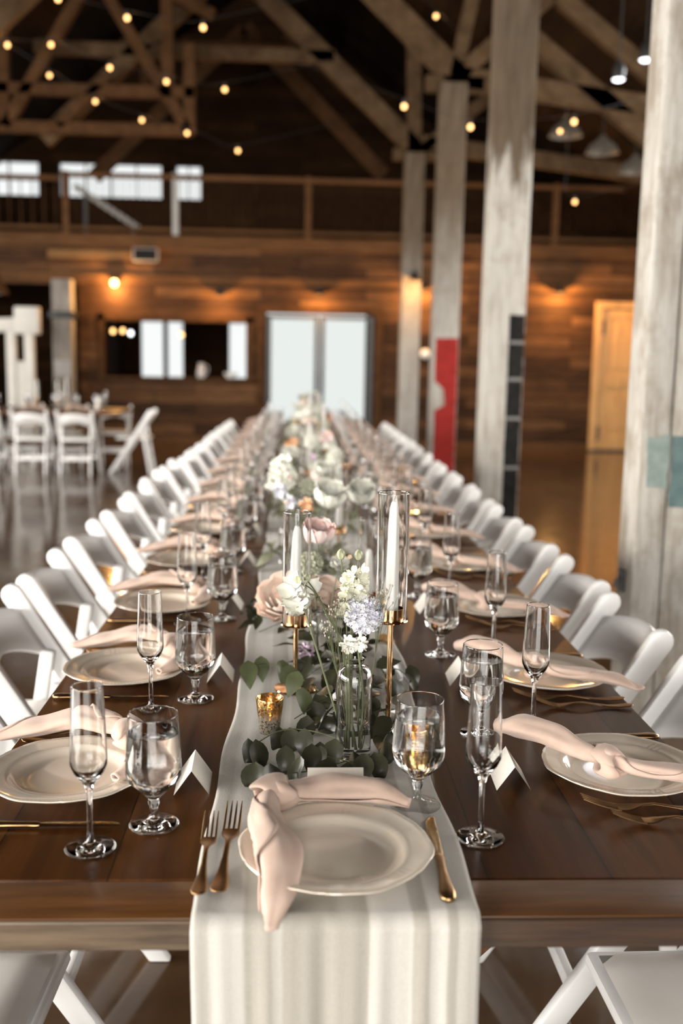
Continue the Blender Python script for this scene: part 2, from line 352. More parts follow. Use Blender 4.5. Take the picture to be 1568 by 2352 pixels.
# ------------------------------------------------------------------ the setting
def struct(o): o['kind'] = 'structure'; return o
XL, XR, YN, YF, YB = -8.2, 6.8, -12.0, 16.5, 20.2
fl = struct(MB().box(XL, XR, YN, YB+.6, -.12, 0).build('floor', M['floor'], smooth=False))
cr = [(.645, 2.13), (.628, 2.06), (.622, 2.0), (.618, 1.93), (.60, 1.86), (.604, 1.79), (.598, 1.74), (.588, 1.70)]
mb = MB()
mb.grid(2, len(cr), lambda u, t: (cr[int(round(t*(len(cr)-1)))][0]+(u-.5)*.007, cr[int(round(t*(len(cr)-1)))][1], .0008))
mb.build('floor_crack', M['crack'], fl, fix=False, label='pale wandering crack')
# roof: two slopes meeting at a ridge
mb = MB()
for sx in (-1, 1):
    e = XL if sx < 0 else XR
    zr, xr = 8.3, -1.0; ze = zr - abs(e-xr)*.66
    mb.add([(xr, YN, zr), (e, YN, ze), (e, YB+.3, ze), (xr, YB+.3, zr), (xr, YN, zr+.12), (e, YN, ze+.12), (e, YB+.3, ze+.12), (xr, YB+.3, zr+.12)],
           [(0,1,2,3),(4,7,6,5),(0,4,5,1),(1,5,6,2),(2,6,7,3),(3,7,4,0)])
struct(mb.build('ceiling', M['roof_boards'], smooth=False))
def wall_boxes(name, boxes, m): 
    mb = MB()
    for bx in boxes: mb.box(*bx)
    return struct(mb.build(name, m, smooth=False))
# far wall under the balcony, with openings for the serving hatch, double door, pine door and the left passage
T = .16
DX0, DX1, DZ = -.56, 1.24, 2.17
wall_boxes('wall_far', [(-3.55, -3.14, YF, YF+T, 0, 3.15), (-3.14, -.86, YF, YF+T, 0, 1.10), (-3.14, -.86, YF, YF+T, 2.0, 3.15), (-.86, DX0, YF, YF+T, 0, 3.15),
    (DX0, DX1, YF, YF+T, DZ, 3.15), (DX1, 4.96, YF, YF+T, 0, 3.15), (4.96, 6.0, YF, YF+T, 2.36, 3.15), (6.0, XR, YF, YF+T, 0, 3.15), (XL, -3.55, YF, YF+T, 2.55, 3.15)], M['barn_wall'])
# upper wall with the balcony windows, lower part closes the rooms under the balcony
UW = [(-6.2, -5.06), (-4.66, -2.70), (-2.42, -1.94)]
KW = [(-3.14, -2.69), (-2.62, -2.30), (-1.40, -1.02), (DX0-.1, DX1+.1)]
bx = []; xs = XL
for a, c in UW: bx += [(xs, a, YB, YB+T, 3.15, 6.0), (a, c, YB, YB+T, 3.15, 4.46), (a, c, YB, YB+T, 5.09, 6.0)]; xs = c
bx += [(xs, XR, YB, YB+T, 3.15, 6.0), (XL, XR, YB, YB+T, 6.0, 8.4)]
wall_boxes('wall_back', bx, M['dark_boards'])
bx = []; xs = XL
for a, c in KW:
    z0, z1 = (.0, 2.5) if c > 1 else (1.02, 2.12)
    bx += [(xs, a, YB, YB+T, 0, 3.15), (a, c, YB, YB+T, 0, z0) if z0 > 0 else (a, a+.001, YB, YB+T, 0, .01), (a, c, YB, YB+T, z1, 3.15)]; xs = c
bx += [(xs, XR, YB, YB+T, 0, 3.15)]
wall_boxes('wall_rear', bx, M['dark_boards'])
wall_boxes('wall_kitchen', [(-3.62, -3.5, YF+T, YB, 0, 3.15), (-.86, -.74, YF+T, YB, 0, 3.15), (1.45, 1.57, YF+T, YB, 0, 3.15)], M['dark_boards'])
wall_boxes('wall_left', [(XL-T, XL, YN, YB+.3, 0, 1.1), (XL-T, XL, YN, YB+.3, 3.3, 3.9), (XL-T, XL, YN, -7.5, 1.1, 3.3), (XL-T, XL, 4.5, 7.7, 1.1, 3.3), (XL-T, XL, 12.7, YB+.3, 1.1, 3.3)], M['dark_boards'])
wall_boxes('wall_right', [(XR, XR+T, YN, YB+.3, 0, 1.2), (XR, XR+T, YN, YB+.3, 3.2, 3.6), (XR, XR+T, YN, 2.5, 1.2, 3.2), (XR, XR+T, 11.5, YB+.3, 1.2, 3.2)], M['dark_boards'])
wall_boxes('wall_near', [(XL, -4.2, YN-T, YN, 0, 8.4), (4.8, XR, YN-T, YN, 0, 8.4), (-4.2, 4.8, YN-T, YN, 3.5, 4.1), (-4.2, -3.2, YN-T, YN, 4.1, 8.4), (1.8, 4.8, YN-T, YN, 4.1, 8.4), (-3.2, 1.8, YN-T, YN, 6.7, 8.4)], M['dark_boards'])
wn = 0
def window(x0, x1, z0, z1, y, cols, rows, m=M['iron'], bar=.022):
    global wn; wn += 1
    mb = MB()
    for i in range(cols+1):
        x = x0+(x1-x0)*i/cols; mb.box(x-bar/2, x+bar/2, y+.03, y+.09, z0, z1)
    for z in [z0, z1]+rows: mb.box(x0, x1, y+.035, y+.085, z-bar/2, z+bar/2)
    o = struct(mb.build('window_%d' % wn, m, smooth=False))
    MB().box(x0, x1, y+.055, y+.062, z0, z1).build('pane', M['pane'], o, smooth=False)
window(UW[0][0], UW[0][1], 4.46, 5.09, YB, 2, [4.76])
window(UW[1][0], UW[1][1], 4.46, 5.09, YB, 4, [4.88])
window(UW[2][0], UW[2][1], 4.46, 5.09, YB, 2, [4.84])
window(KW[0][0], KW[0][1], 1.02, 2.12, YB, 1, [])
window(KW[1][0], KW[1][1], 1.02, 2.12, YB, 1, [])
window(KW[2][0], KW[2][1], 1.02, 2.12, YB, 1, [])
window(KW[3][0], KW[3][1], 0.02, 2.5, YB, 1, [])
# hatch trim and counter
mb = MB()
for a in ((-3.24, -3.14, 1.0, 2.1), (-.86, -.76, 1.0, 2.1), (-3.24, -.76, 2.0, 2.1)): mb.box(a[0], a[1], YF-.03, YF+T+.03, a[2], a[3])
struct(mb.build('trim_1', M['brown_beam'], smooth=False))
struct(MB().box(-3.25, -.75, YF-.14, YF+T+.2, 1.06, 1.10).build('trim_2', M['brown_beam'], smooth=False))
# double door: two dark framed leaves with pale frosted glass
frost = thin_glass('frosted_door_glass', (.93, .94, .93), 1.03, .4)
for k, (a, c) in enumerate(((DX0+.03, .325), (.345, DX1-.03))):
    mb = MB(); st = .075
    mb.box(a, a+st, YF+.03, YF+.08, .02, DZ-.03); mb.box(c-st, c, YF+.03, YF+.08, .02, DZ-.03)
    mb.box(a+st, c-st, YF+.03, YF+.08, .02, .16); mb.box(a+st, c-st, YF+.03, YF+.08, DZ-.09, DZ-.03)
    o = struct(mb.build('door_%d' % (k+1), M['iron'], smooth=False))
    MB().box(a+st, c-st, YF+.05, YF+.058, .16, DZ-.09).build('pane', frost, o, smooth=False)
    hx = c-.04 if k == 0 else a+.04
    MB().tube([(hx, YF+.03, .95), (hx, YF-.03, .97), (hx, YF-.03, 1.23), (hx, YF+.03, 1.25)], .012).build('door_handle', M['iron'], o)
mb = MB()
for a in ((DX0-.12, DX0, 0, DZ+.12), (DX1, DX1+.12, 0, DZ+.12), (DX0, DX1, DZ, DZ+.12)): mb.box(a[0], a[1], YF-.03, YF, a[2], a[3])
struct(mb.build('trim_3', M['brown_beam'], smooth=False))
# pine door on the right
mb = MB()
for a in ((4.98, 5.13, .03, 2.34), (5.78, 5.93, .03, 2.34), (5.13, 5.78, .03, .28), (5.13, 5.78, 1.08, 1.28), (5.13, 5.78, 2.2, 2.34)): mb.box(a[0], a[1], YF+.02, YF+.075, a[2], a[3])
mb.box(5.10, 5.80, YF+.04, YF+.06, .1, 2.3)
o = struct(mb.build('door_3', M['yellow_wood'], bevel=.004, segs=1, smooth=False))
for z0, z1 in ((.36, 1.0), (1.36, 2.12)): MB().box(5.20, 5.70, YF+.03, YF+.07, z0, z1).build('door_panel', M['yellow_wood'], o, bevel=.012, segs=1, smooth=False)
for z in (.3, 2.05): MB().box(5.0, 5.04, YF+.005, YF+.02, z-.12, z+.12).build('hinge', M['black'], o)
MB().box(4.86, 6.08, YF-.05, YF+.0, 0, .03).build('door_sill', M['black'], o)
mb = MB()
for a in ((4.86, 4.97, 0, 2.46), (5.95, 6.06, 0, 2.46), (4.97, 5.95, 2.36, 2.46)): mb.box(a[0], a[1], YF-.03, YF, a[2], a[3])
struct(mb.build('trim_4', M['yellow_wood'], smooth=False))
mb = MB(); mb.box(-3.55, DX0-.12, YF-.02, YF, 0, .14); mb.box(DX1+.12, 4.86, YF-.02, YF, 0, .14)
struct(mb.build('baseboard_far', M['balcony'], smooth=False))
# balcony floor and its edge beams
struct(MB().box(XL, XR, YF, YB, 3.15, 3.28).build('floor_balcony', M['dark_boards'], smooth=False))
o = struct(MB().box(XL, XR, YF-.14, YF, 3.14, 3.34).build('trim_5', M['balcony'], smooth=False))
struct(MB().box(XL, XR, YF-.06, YF, 2.60, 2.72).build('trim_6', M['balcony'], smooth=False))
struct(MB().box(-4.0, -2.62, YF-.10, YF, 2.95, 3.08).build('trim_7', M['brown_strip'], smooth=False))

# ------------------------------------------------------------------ posts
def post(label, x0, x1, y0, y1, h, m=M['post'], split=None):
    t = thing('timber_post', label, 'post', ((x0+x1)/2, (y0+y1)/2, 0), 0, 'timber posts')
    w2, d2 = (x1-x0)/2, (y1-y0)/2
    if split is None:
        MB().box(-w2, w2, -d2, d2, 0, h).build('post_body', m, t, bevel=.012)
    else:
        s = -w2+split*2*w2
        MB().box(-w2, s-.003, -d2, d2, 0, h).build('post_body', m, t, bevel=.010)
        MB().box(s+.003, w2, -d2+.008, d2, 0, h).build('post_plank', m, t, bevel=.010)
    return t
def rough_patch(pts, y, th=.003, seed=1, jag=.006):
    """a painted patch with ragged edges on a post face (front face at y)"""
    r = random.Random(seed); out = []
    for i in range(len(pts)):
        a, c = pts[i], pts[(i+1) % len(pts)]; n = max(2, int(math.dist(a, c)/.03))
        for k in range(n): out.append((a[0]+(c[0]-a[0])*k/n+r.uniform(-jag, jag)*.5, a[1]+(c[1]-a[1])*k/n+r.uniform(-jag, jag)))
    n = len(out); mb = MB()
    mb.add([(p[0], y-th, p[1]) for p in out]+[(p[0], y, p[1]) for p in out], [tuple(range(n))]+[(i, (i+1) % n, (i+1) % n+n, i+n) for i in range(n)])
    return mb
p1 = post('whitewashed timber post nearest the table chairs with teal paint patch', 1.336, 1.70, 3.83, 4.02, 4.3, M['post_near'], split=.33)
cx, cyy = p1.location.x, p1.location.y
rough_patch([(1.37-cx, .98), (1.452-cx, .98), (1.452-cx, 1.185), (1.36-cx, 1.18)], -.095, seed=3).build('paint_patch', plain('pale_teal_paint', (.17, .22, .20), c2=(.25, .29, .265), rough=.8, spec=.2, nscale=20), p1, smooth=False, label='pale faded teal patch')
rough_patch([(1.466-cx, .90), (1.69-cx, .88), (1.69-cx, 1.20), (1.466-cx, 1.18)], -.087, seed=5).build('paint_patch', M['paint_teal'], p1, smooth=False, label='deeper teal patch')
mb = MB(); mb.box(-.196, -.18, -.02, .03, .54, .63); mb.tube([(-.19, .0, .60), (-.215, -.005, .585), (-.22, -.005, .56)], .008); mb.build('hook', M['black'], p1)
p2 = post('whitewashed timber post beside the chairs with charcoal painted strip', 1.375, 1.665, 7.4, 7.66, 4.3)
cx = p2.location.x
rough_patch([(1.545-cx, .02), (1.66-cx, .02), (1.66-cx, 1.80), (1.545-cx, 1.80)], -.13, seed=8, jag=.003).build('paint_strip', M['paint_dark'], p2, smooth=False, label='charcoal painted strip')
for z in (1.60, 1.33, 1.04, .67):
    MB().box(1.55-cx, 1.662-cx, -.1345, -.133, z-.012, z+.012).build('painted_line', M['paint_line'], p2, smooth=False)
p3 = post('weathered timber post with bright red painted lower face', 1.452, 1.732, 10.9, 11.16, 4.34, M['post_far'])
cx = p3.location.x
rough_patch([(1.49-cx, .02), (1.725-cx, .02), (1.725-cx, 1.70), (1.48-cx, 1.70), (1.48-cx, 1.23), (1.58-cx, 1.15), (1.60-cx, .97), (1.49-cx, .92)], -.13, seed=11).build('paint_patch', M['paint_red'], p3, smooth=False, label='bright red painted face')
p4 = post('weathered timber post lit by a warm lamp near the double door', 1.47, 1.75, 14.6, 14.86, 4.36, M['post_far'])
p5 = post('grey timber post under the balcony behind the second table', -3.86, -3.56, 16.0, 16.26, 2.6, M['grey_post'])
MB().box(-.19, .19, -.16, .16, 2.0, 2.1).build('post_bracket', M['black'], p5, bevel=.006)
for k in range(2): MB().box(-.13, .13, -.14, -.131, .5+.6*k, .75+.6*k).build('paint_patch', M['pale_plastic'], p5)

# ------------------------------------------------------------------ roof trusses
def truss(label, parts, y, m, wd=.16, ht=.2, name='roof_truss'):
    t = thing(name, label, 'roof truss', (0, y, 0), 0, 'timber roof trusses')
    for nm, (xa, za), (xb, zb), w_ in parts:
        MB().beam((xa, 0, za), (xb, 0, zb), .14, w_ or ht, up=(0, 0, 1) if abs(xb-xa) > .01 else (1, 0, 0)).build(nm, m, t, bevel=.008, segs=1)
    return t
def main_parts(xr=1.6, zt=4.40, rise=.93, ridge=-1.0):
    rz = zt+(xr-ridge)*rise
    return [('chord', (xr+.1, zt-.05), (ridge, rz), .26), ('chord', (-3.6, zt), (ridge, rz), .24), ('tie_beam', (-3.7, 5.62), (.45, 5.62), .17),
            ('post_cap', (xr-.30, zt-.06), (xr+.32, zt-.06), .16)]
truss('timber truss meeting the charcoal striped post', main_parts()+[('rafter', (1.6, 5.5), (6.3, 3.9), .2), ('rafter', (1.7, 4.25), (6.5, 3.8), .2)], 7.5, M['old_beam'])
truss('timber truss meeting the red painted post', main_parts()+[('strut', (1.6, 4.4), (1.9, 5.9), .14), ('strut', (1.6, 4.4), (2.75, 5.4), .16), ('rafter', (1.7, 4.40), (6.5, 3.86), .22), ('rafter', (2.35, 4.86), (4.4, 3.35), .2), ('rafter', (2.2, 5.6), (5.2, 3.4), .18)], 11.03, M['old_beam'])
truss('timber truss meeting the lamp lit post by the double door', main_parts()+[('strut', (1.6, 4.4), (1.55, 6.0), .2), ('rafter', (1.7, 4.5), (6.5, 4.0), .22), ('strut', (1.7, 4.4), (3.2, 5.6), .16)], 14.73, M['old_beam'])
truss('farthest timber truss over the balcony', [('chord', (1.45, 4.65), (-1.0, 7.05), .26), ('chord', (-3.6, 4.5), (-1.0, 7.0), .24)], 18.2, M['brown_beam'])
truss('lattice truss of brown timber over the left half of the hall', [('tie_beam', (-5.2, 4.975), (-1.45, 4.99), .15), ('bottom_chord', (-5.2, 4.48), (-1.5, 4.50), .15),
    ('upright', (-4.03, 4.48), (-4.02, 5.75), .16), ('upright', (-1.82, 5.0), (-1.83, 6.3), .16), ('upright', (-1.53, 4.45), (-1.53, 5.62), .15),
    ('brace', (-2.97, 6.22), (-4.02, 4.48), .15), ('brace', (-2.68, 6.3), (-1.55, 4.5), .15), ('brace', (-3.3, 4.5), (-2.6, 5.2), .12), ('brace', (-2.35, 6.5), (-1.2, 6.0), .13), ('brace', (-4.9, 4.5), (-4.1, 5.6), .13)], 14.35, M['brown_beam'], name='lattice_truss')
truss('second lattice truss of brown timber above the balcony', [('tie_beam', (-3.0, 6.5), (.4, 6.5), .2), ('brace', (-.3, 6.8), (1.4, 5.4), .18), ('upright', (-2.6, 5.7), (-2.6, 6.6), .16)], 17.6, M['brown_beam'], name='lattice_truss')

# ------------------------------------------------------------------ balcony railing
t = thing('balcony_railing', 'brown timber balcony railing above the double door with thin dark balusters', 'railing', (0, YF-.07, 3.34))
MB().box(-3.75, 6.3, -.05, .05, .86, .93).build('top_rail', M['balcony'], t, bevel=.006)
MB().box(-3.75, 6.3, -.03, .03, .06, .11).build('bottom_rail', M['balcony'], t)
for x in (-3.7, -1.98, .12, 2.2, 4.1, 6.2): MB().box(x-.045, x+.045, -.045, .045, 0, .95).build('newel_post', M['pale_plastic'] if x == -1.98 else M['balcony'], t)
for k in range(96):
    x = -3.64+k*.1045
    MB().box(x-.007, x+.007, -.007, .007, .1, .87).build('baluster', M['brown_beam'], t, smooth=False)
t = thing('balcony_railing', 'lower brown timber railing running off beyond the lattice truss on the left', 'railing', (0, YF-.07, 3.34))
MB().box(-8.1, -3.78, -.05, .05, .80, .87).build('top_rail', M['balcony'], t, bevel=.006)
MB().box(-8.1, -3.78, -.03, .03, .06, .11).build('bottom_rail', M['balcony'], t)
for k in range(24): MB().box(-8.0+k*.18-.007, -8.0+k*.18+.007, -.007, .007, .1, .81).build('baluster', M['brown_beam'], t, smooth=False)
t = thing('stair_handrail', 'slanting handrail coloured pale as if window-lit, seen through the balcony railing below the windows', 'handrail', (0, 18.9, 3.28))
MB().beam((-4.10, 0, 1.18), (-2.95, 0, .46), .06, .10).build('rail', M['white_paint'], t, bevel=.01)  # white colour stands in for window light falling on the rail
for x, z in ((-3.9, 1.02), (-3.05, .48)): MB().box(x-.03, x+.03, -.03, .03, 0, z).build('rail_post', M['iron'], t)

# ------------------------------------------------------------------ lamps
def point(o, loc, e, c=(1, .56, .22), r=.03):
    d = bpy.data.lights.new('lamp_light', 'POINT'); d.energy = e; d.color = c; d.shadow_soft_size = r
    l = bpy.data.objects.new('lamp_light', d); COL.objects.link(l); l.parent = o; l.location = loc; return l
def barn_lamp(label, x, y, z, e, show):
    t = thing('gooseneck_lamp', label, 'wall lamp', (x, y, z), 0, 'warm gooseneck wall lamps')
    MB().lathe([(0, 0), (.05, 0), (.05, .02), (0, .02)], 20).build('wall_plate', M['black'], t).rotation_euler = (PI/2, 0, 0)
    MB().tube(spline([(0, 0, 0), (0, -.05, .05), (0, -.10, .09), (0, -.13, .06)] if show else [(0, 0, 0), (0, -.10, .06), (0, -.20, .07), (0, -.24, .0)], 12), .009).build('arm', M['black'], t)
    if show:
        o = MB().lathe([(0, .07), (.03, .065), (.034, .05), (.05, .04), (.052, .032), (0, .03)], 24, (0, -.13, .0)).build('lamp_cap', M['black'], t)
        MB().lathe([(0, .032), (.030, .028), (.050, .0), (.052, -.03), (.036, -.065), (0, -.078)], 24, (0, -.13, 0)).build('lamp_globe', M['sconce_bulb'], o)
    else:
        o = MB().lathe([(.02, .05), (.03, .03), (.075, -.02), (.10, -.06), (.094, -.06), (.07, -.018), (.02, .03)], 28, (0, -.24, -.03)).build('lamp_shade', M['black'], t)
        MB().lathe([(0, .05), (.016, .045), (.024, .0), (.022, -.012), (.014, -.02), (0, -.024)], 16, (0, -.24, -.04)).build('lamp_bulb', M['sconce_bulb'], o)
    point(t, (0, -.19 if show else -.34, -.10 if show else -.17), e, (1, .50, .15)); return t
barn_lamp('glowing warm gooseneck lamp above the left end of the serving hatch', -2.95, 16.5, 2.60, 95, True)
barn_lamp('warm gooseneck lamp above the right end of the serving hatch', -1.27, 16.5, 2.50, 45, False)
barn_lamp('warm gooseneck lamp directly above the double door', .33, 16.5, 2.54, 45, False)
barn_lamp('warm gooseneck lamp left of the pine door on the right', 4.2, 16.5, 2.66, 110, False)
barn_lamp('warm gooseneck lamp on the plank wall right of the double door', 1.98, 16.5, 2.66, 80, False)
barn_lamp('warm gooseneck lamp on the wall far right beyond the pine door', 6.3, 16.5, 2.7, 70, False)
barn_lamp('warm gooseneck lamp fixed to the timber post by the double door', 1.63, 14.6, 2.66, 36, False)
# bulbs of the string lights (x, y, z)
bulbs_l = [('A', 9.6, [(-2.19, 4.59), (-1.58, 4.45), (-.90, 4.39)]), ('B', 11, [(-3.035, 4.583), (-2.592, 4.601), (-1.995, 4.394), (-1.413, 4.275), (-.808, 4.215)]),
           ('C', 12.2, [(-2.90, 4.61), (-2.385, 4.34), (-1.853, 4.15), (-1.332, 4.02), (-.742, 3.84)]),
           ('D', 9, [(.881, 3.621), (1.463, 3.468), (2.369, 3.537)]), ('E', 11.6, [(1.46, 5.2), (2.90, 4.03), (3.11, 3.27)])]
wds = dict(A='nearest left', B='middle left', C='rear left', D='near right', E='rear right')
bulb = None; cnt = {}
def add_bulb(x, y, z, label, r=.024):
    global bulb
    if bulb is None:
        bulb = thing('string_light_bulb', label, 'light bulb', (x, y, z), 0, 'warm string light bulbs')
        MB().lathe([(0, -.026), (.011, -.023), (.019, -.014), (.022, -.002), (.019, .010), (.012, .018), (0, .02)], 16).build('glow_globe', M['bulb'], bulb)
        MB().lathe([(0, .018), (.013, .018), (.013, .055), (0, .058)], 12).build('socket', M['black'], bulb)
        point(bulb, (0, 0, -.06), 2.2, r=.02)
        return bulb
    return dup(bulb, label, (x, y, z))
ordn = ['first', 'second', 'third', 'fourth', 'fifth', 'sixth', 'seventh', 'eighth', 'ninth', 'tenth', 'eleventh', 'twelfth', 'thirteenth', 'fourteenth', 'fifteenth', 'sixteenth']
for key, y, pts in bulbs_l:
    pth = []
    for k, (x, z) in enumerate(pts):
        add_bulb(x, y, z, '%s warm bulb from the left on the %s string light cord' % (ordn[k], wds[key]))
        pth.append((x, y, z+.062))
        if k+1 < len(pts): pth.append(((x+pts[k+1][0])/2, y, (z+pts[k+1][1])/2+.04))
    a0 = pts[0]; a1 = pts[-1]; sl = (pts[1][1]-a0[1])/(pts[1][0]-a0[0])
    pth = [(a0[0]-1.2, y, a0[1]-1.2*min(sl, -.05)+.1)]+pth+[(a1[0]+1.2, y, a1[1]+.35)]
    tag(MB().tube(spline(pth, 60), .0022, 5).build('festoon_light_string', M['black']), 'thin black %s cord carrying warm bulbs under the trusses' % wds[key], 'string light cord')
for k, (x, y, z) in enumerate([(2.739, 9, 3.897), (2.965, 9, 4.065)]):
    t = thing('spot_lamp', ['white spot lamp farther from the near post, high on the right', 'white spot lamp closest to the near post, high on the right'][k], 'spot lamp', (x, y, z), 0, 'bright white spot lamps')
    MB().lathe([(0, .0), (.05, 0), (.055, .08), (.03, .14), (0, .15)], 20).build('housing', M['black'], t)
    MB().lathe([(0, -.02), (.035, -.014), (.05, -.002), (.05, .002), (0, .004)], 20).build('lens', M['bulb_white'], t)
    MB().tube([(0, 0, .14), (0, 0, .75)], .008).build('stem', M['black'], t)
    point(t, (0, 0, -.05), 4, (.95, .97, 1))
# large galvanised pendant shades catching daylight, up on the right
for k, (x, y, z) in enumerate([(3.45, 13.5, 4.45), (3.95, 13.5, 4.25), (4.4, 13.5, 4.02)]):
    t = thing('pendant_lamp', ['grey metal pendant shade beside two warm bulbs, first from the posts', 'grey metal pendant shade, middle one of three on the right', 'grey metal pendant shade, last of three towards the near post'][k], 'pendant lamp', (x, y, z), 0, 'grey pendant shades')
    MB().lathe([(.04, .16), (.06, .12), (.17, .04), (.22, -.06), (.213, -.06), (.16, .035), (.05, .11), (.03, .15)], 28).build('lamp_shade', plain('galvanised_metal', (.13, .11, .09), c2=(.17, .15, .125), rough=.5, metal=.2) if k == 0 else bpy.data.materials['galvanised_metal'], t)
    MB().tube([(0, 0, .15), (0, 0, .9)], .01).build('stem', M['black'], t)
# fixtures under the balcony
t = thing('wall_speaker', 'black box speaker with pale frame on the beam above the serving hatch', 'speaker', (-2.44, YF-.14, 3.02))
MB().box(-.20, .20, -.10, 0, -.105, .105).build('case', M['pale_plastic'], t, bevel=.02)
MB().box(-.178, .178, -.108, -.1, -.085, .085).build('grille', M['paint_dark'], t, bevel=.003)
t = thing('alarm_bell', 'small round white alarm bell on the wall between the posts', 'alarm', (2.07, YF, 1.56))
MB().lathe([(0, .06), (.05, .055), (.075, .03), (.08, 0), (0, 0)], 24).build('dome', M['white_plastic'], t).rotation_euler = (PI/2, 0, 0)
MB().box(-.05, .05, -.008, 0, -.05, .05).build('back_plate', M['white_plastic'], t)
# lamps hanging inside the serving room
for k, (x, z) in enumerate([(-3.3+.02, 1.86), (-3.11, 1.87), (-2.97, 1.83), (-2.08, 1.82)]):
    t = thing('pendant_bulb', ['first bulb from the left hanging inside the serving hatch', 'second bulb from the left hanging inside the serving hatch', 'white bulb hanging before the first bright window of the serving hatch', 'warm bulb hanging right of the two bright windows in the serving hatch'][k], 'light bulb', (x, 18, z), 0, 'bulbs inside the serving hatch')
    MB().lathe([(0, -.045), (.03, -.03), (.036, 0), (.025, .03), (0, .045)], 16).build('glow_globe', M['bulb'] if k != 2 else M['bulb_white'], t)
    MB().tube([(0, 0, .04), (0, 0, 3.14-z)], .004, 6).build('cord', M['black'], t)
    if k in (1, 3): point(t, (0, -.1, -.06), 3)
# jug and bowl on the hatch counter
t = thing('serving_jug', 'pale jug standing on the serving hatch counter', 'jug', (-1.60, YF+.1, 1.10))
MB().lathe([(0, 0), (.06, 0), (.075, .06), (.06, .15), (.04, .2), (.05, .24), (.045, .24), (.035, .2), (0, .19)], 20).build('jug_body', plain('pale_blue_enamel', (.38, .40, .42), rough=.4), t)
MB().tube(spline([(.05, 0, .21), (.11, 0, .18), (.1, 0, .08), (.065, 0, .05)], 10), .008).build('jug_handle', bpy.data.materials['pale_blue_enamel'], t)
t = thing('serving_bowl', 'white bowl on the right end of the serving hatch counter', 'bowl', (-1.12, YF+.1, 1.10))
MB().lathe([(0, 0), (.05, 0), (.06, .01), (.12, .09), (.115, .09), (.05, .015), (0, .012)], 24).build('bowl_body', M['white_plastic'], t)

# ------------------------------------------------------------------ folding chairs
def make_chair(label, loc, rz, group):
    t = thing('folding_chair', label, 'chair', loc, rz, group)
    X = lambda z: .27-.656*z
    for s in (-1, 1):
        # long side rail: back post above, front leg below, rounded top, flat side 55 mm wide
        rings = []; ln = Vector((-.656, 0, 1)).normalized(); nr = Vector((ln.z, 0, -ln.x))
        pts = [Vector((X(0), 0, 0))+ln*l for l in (0, .3, .6, .885, .91)]
        n = 8; prof = []
        mb = MB(); hw = .031; y0, y1 = s*.207-.0145, s*.207+.0145
        out = [pts[0]-nr*hw, pts[0]+nr*hw] + [pts[3]+nr*hw*math.cos(a)+ln*(.02+hw*math.sin(a)) for a in [i*PI/8 for i in range(9)]]
        k = len(out)
        out[0].z = 0; out[1].z = 0
        mb.add([(p.x, y0, p.z) for p in out]+[(p.x, y1, p.z) for p in out], [tuple(range(k)), tuple(range(2*k-1, k-1, -1))]+[(i, (i+1) % k, (i+1) % k+k, i+k) for i in range(k)])
        mb.build('side_rail', M['chair'], t, bevel=.006, angle=35)
    for s in (-1, 1):
        MB().beam((-.118, s*.176, .60), (-.215, s*.176, 0), .024, .04, up=(1, 0, 0)).build('rear_leg', M['chair'], t, bevel=.006)
    # arched back panel, bowed backwards
    def pf(u, v):
        y = (u-.5)*.385; q = (2*u-1)**2
        ztop = .715+.030*(1-q); zbot = .635-.055*q
        z = zbot+(ztop-zbot)*v; b = .040*(1-q)
        return (X(z)-.012-b, y, z)
    solid(MB().grid(15, 5, pf).build('back_panel', M['chair'], t, fix=False), .016)
    mb = MB().box(-.205, .205, -.188, .188, .418, .446)
    sfr = mb.build('seat_frame', M['chair'], t, bevel=.012)
    def sf(u, v):
        x = -.185+.37*u; y = -.168+.336*v; e = min(1, 8*min(u, 1-u, v, 1-v))
        return (x, y, .446+.016*math.sqrt(max(0, e)))
    MB().grid(15, 15, sf).build('seat_cushion', M['chair_seat'], sfr, angle=80)
    MB().beam((X(.20), -.195, .20), (X(.20), .195, .20), .02, .035).build('front_stretcher', M['chair'], t, bevel=.004)
    MB().beam((-.183, -.17, .20), (-.183, .17, .20), .02, .035).build('rear_stretcher', M['chair'], t, bevel=.004)
    return t
chair = None
def place_chair(label, loc, rz, group):
    global chair
    if chair is None: chair = make_chair(label, loc, rz, group); return chair
    return dup(chair, label, loc, rz, group)
YC_L = [1.42, 2.05, 2.675, 3.24, 3.88, 4.53]; YC_R = [1.40, 2.03, 2.645, 3.22, 3.845, 4.45]
while len(YC_L) < 16: YC_L.append(YC_L[-1]+.61+rnd.uniform(-.03, .03))
while len(YC_R) < 16: YC_R.append(YC_R[-1]+.61+rnd.uniform(-.03, .03))
for k in range(16):
    place_chair('white folding chair, %s from the near end along the left side of the long table' % ordn[k], (-.60+rnd.uniform(-.012, .012)+.006*k*(k > 8), YC_L[k], 0), rnd.uniform(-.03, .03), 'white folding chairs at the long table')
for k in range(16):
    place_chair('white folding chair, %s from the near end along the right side of the long table' % ordn[k], (.72+rnd.uniform(-.012, .012), YC_R[k], 0), PI+rnd.uniform(-.03, .03), 'white folding chairs at the long table')

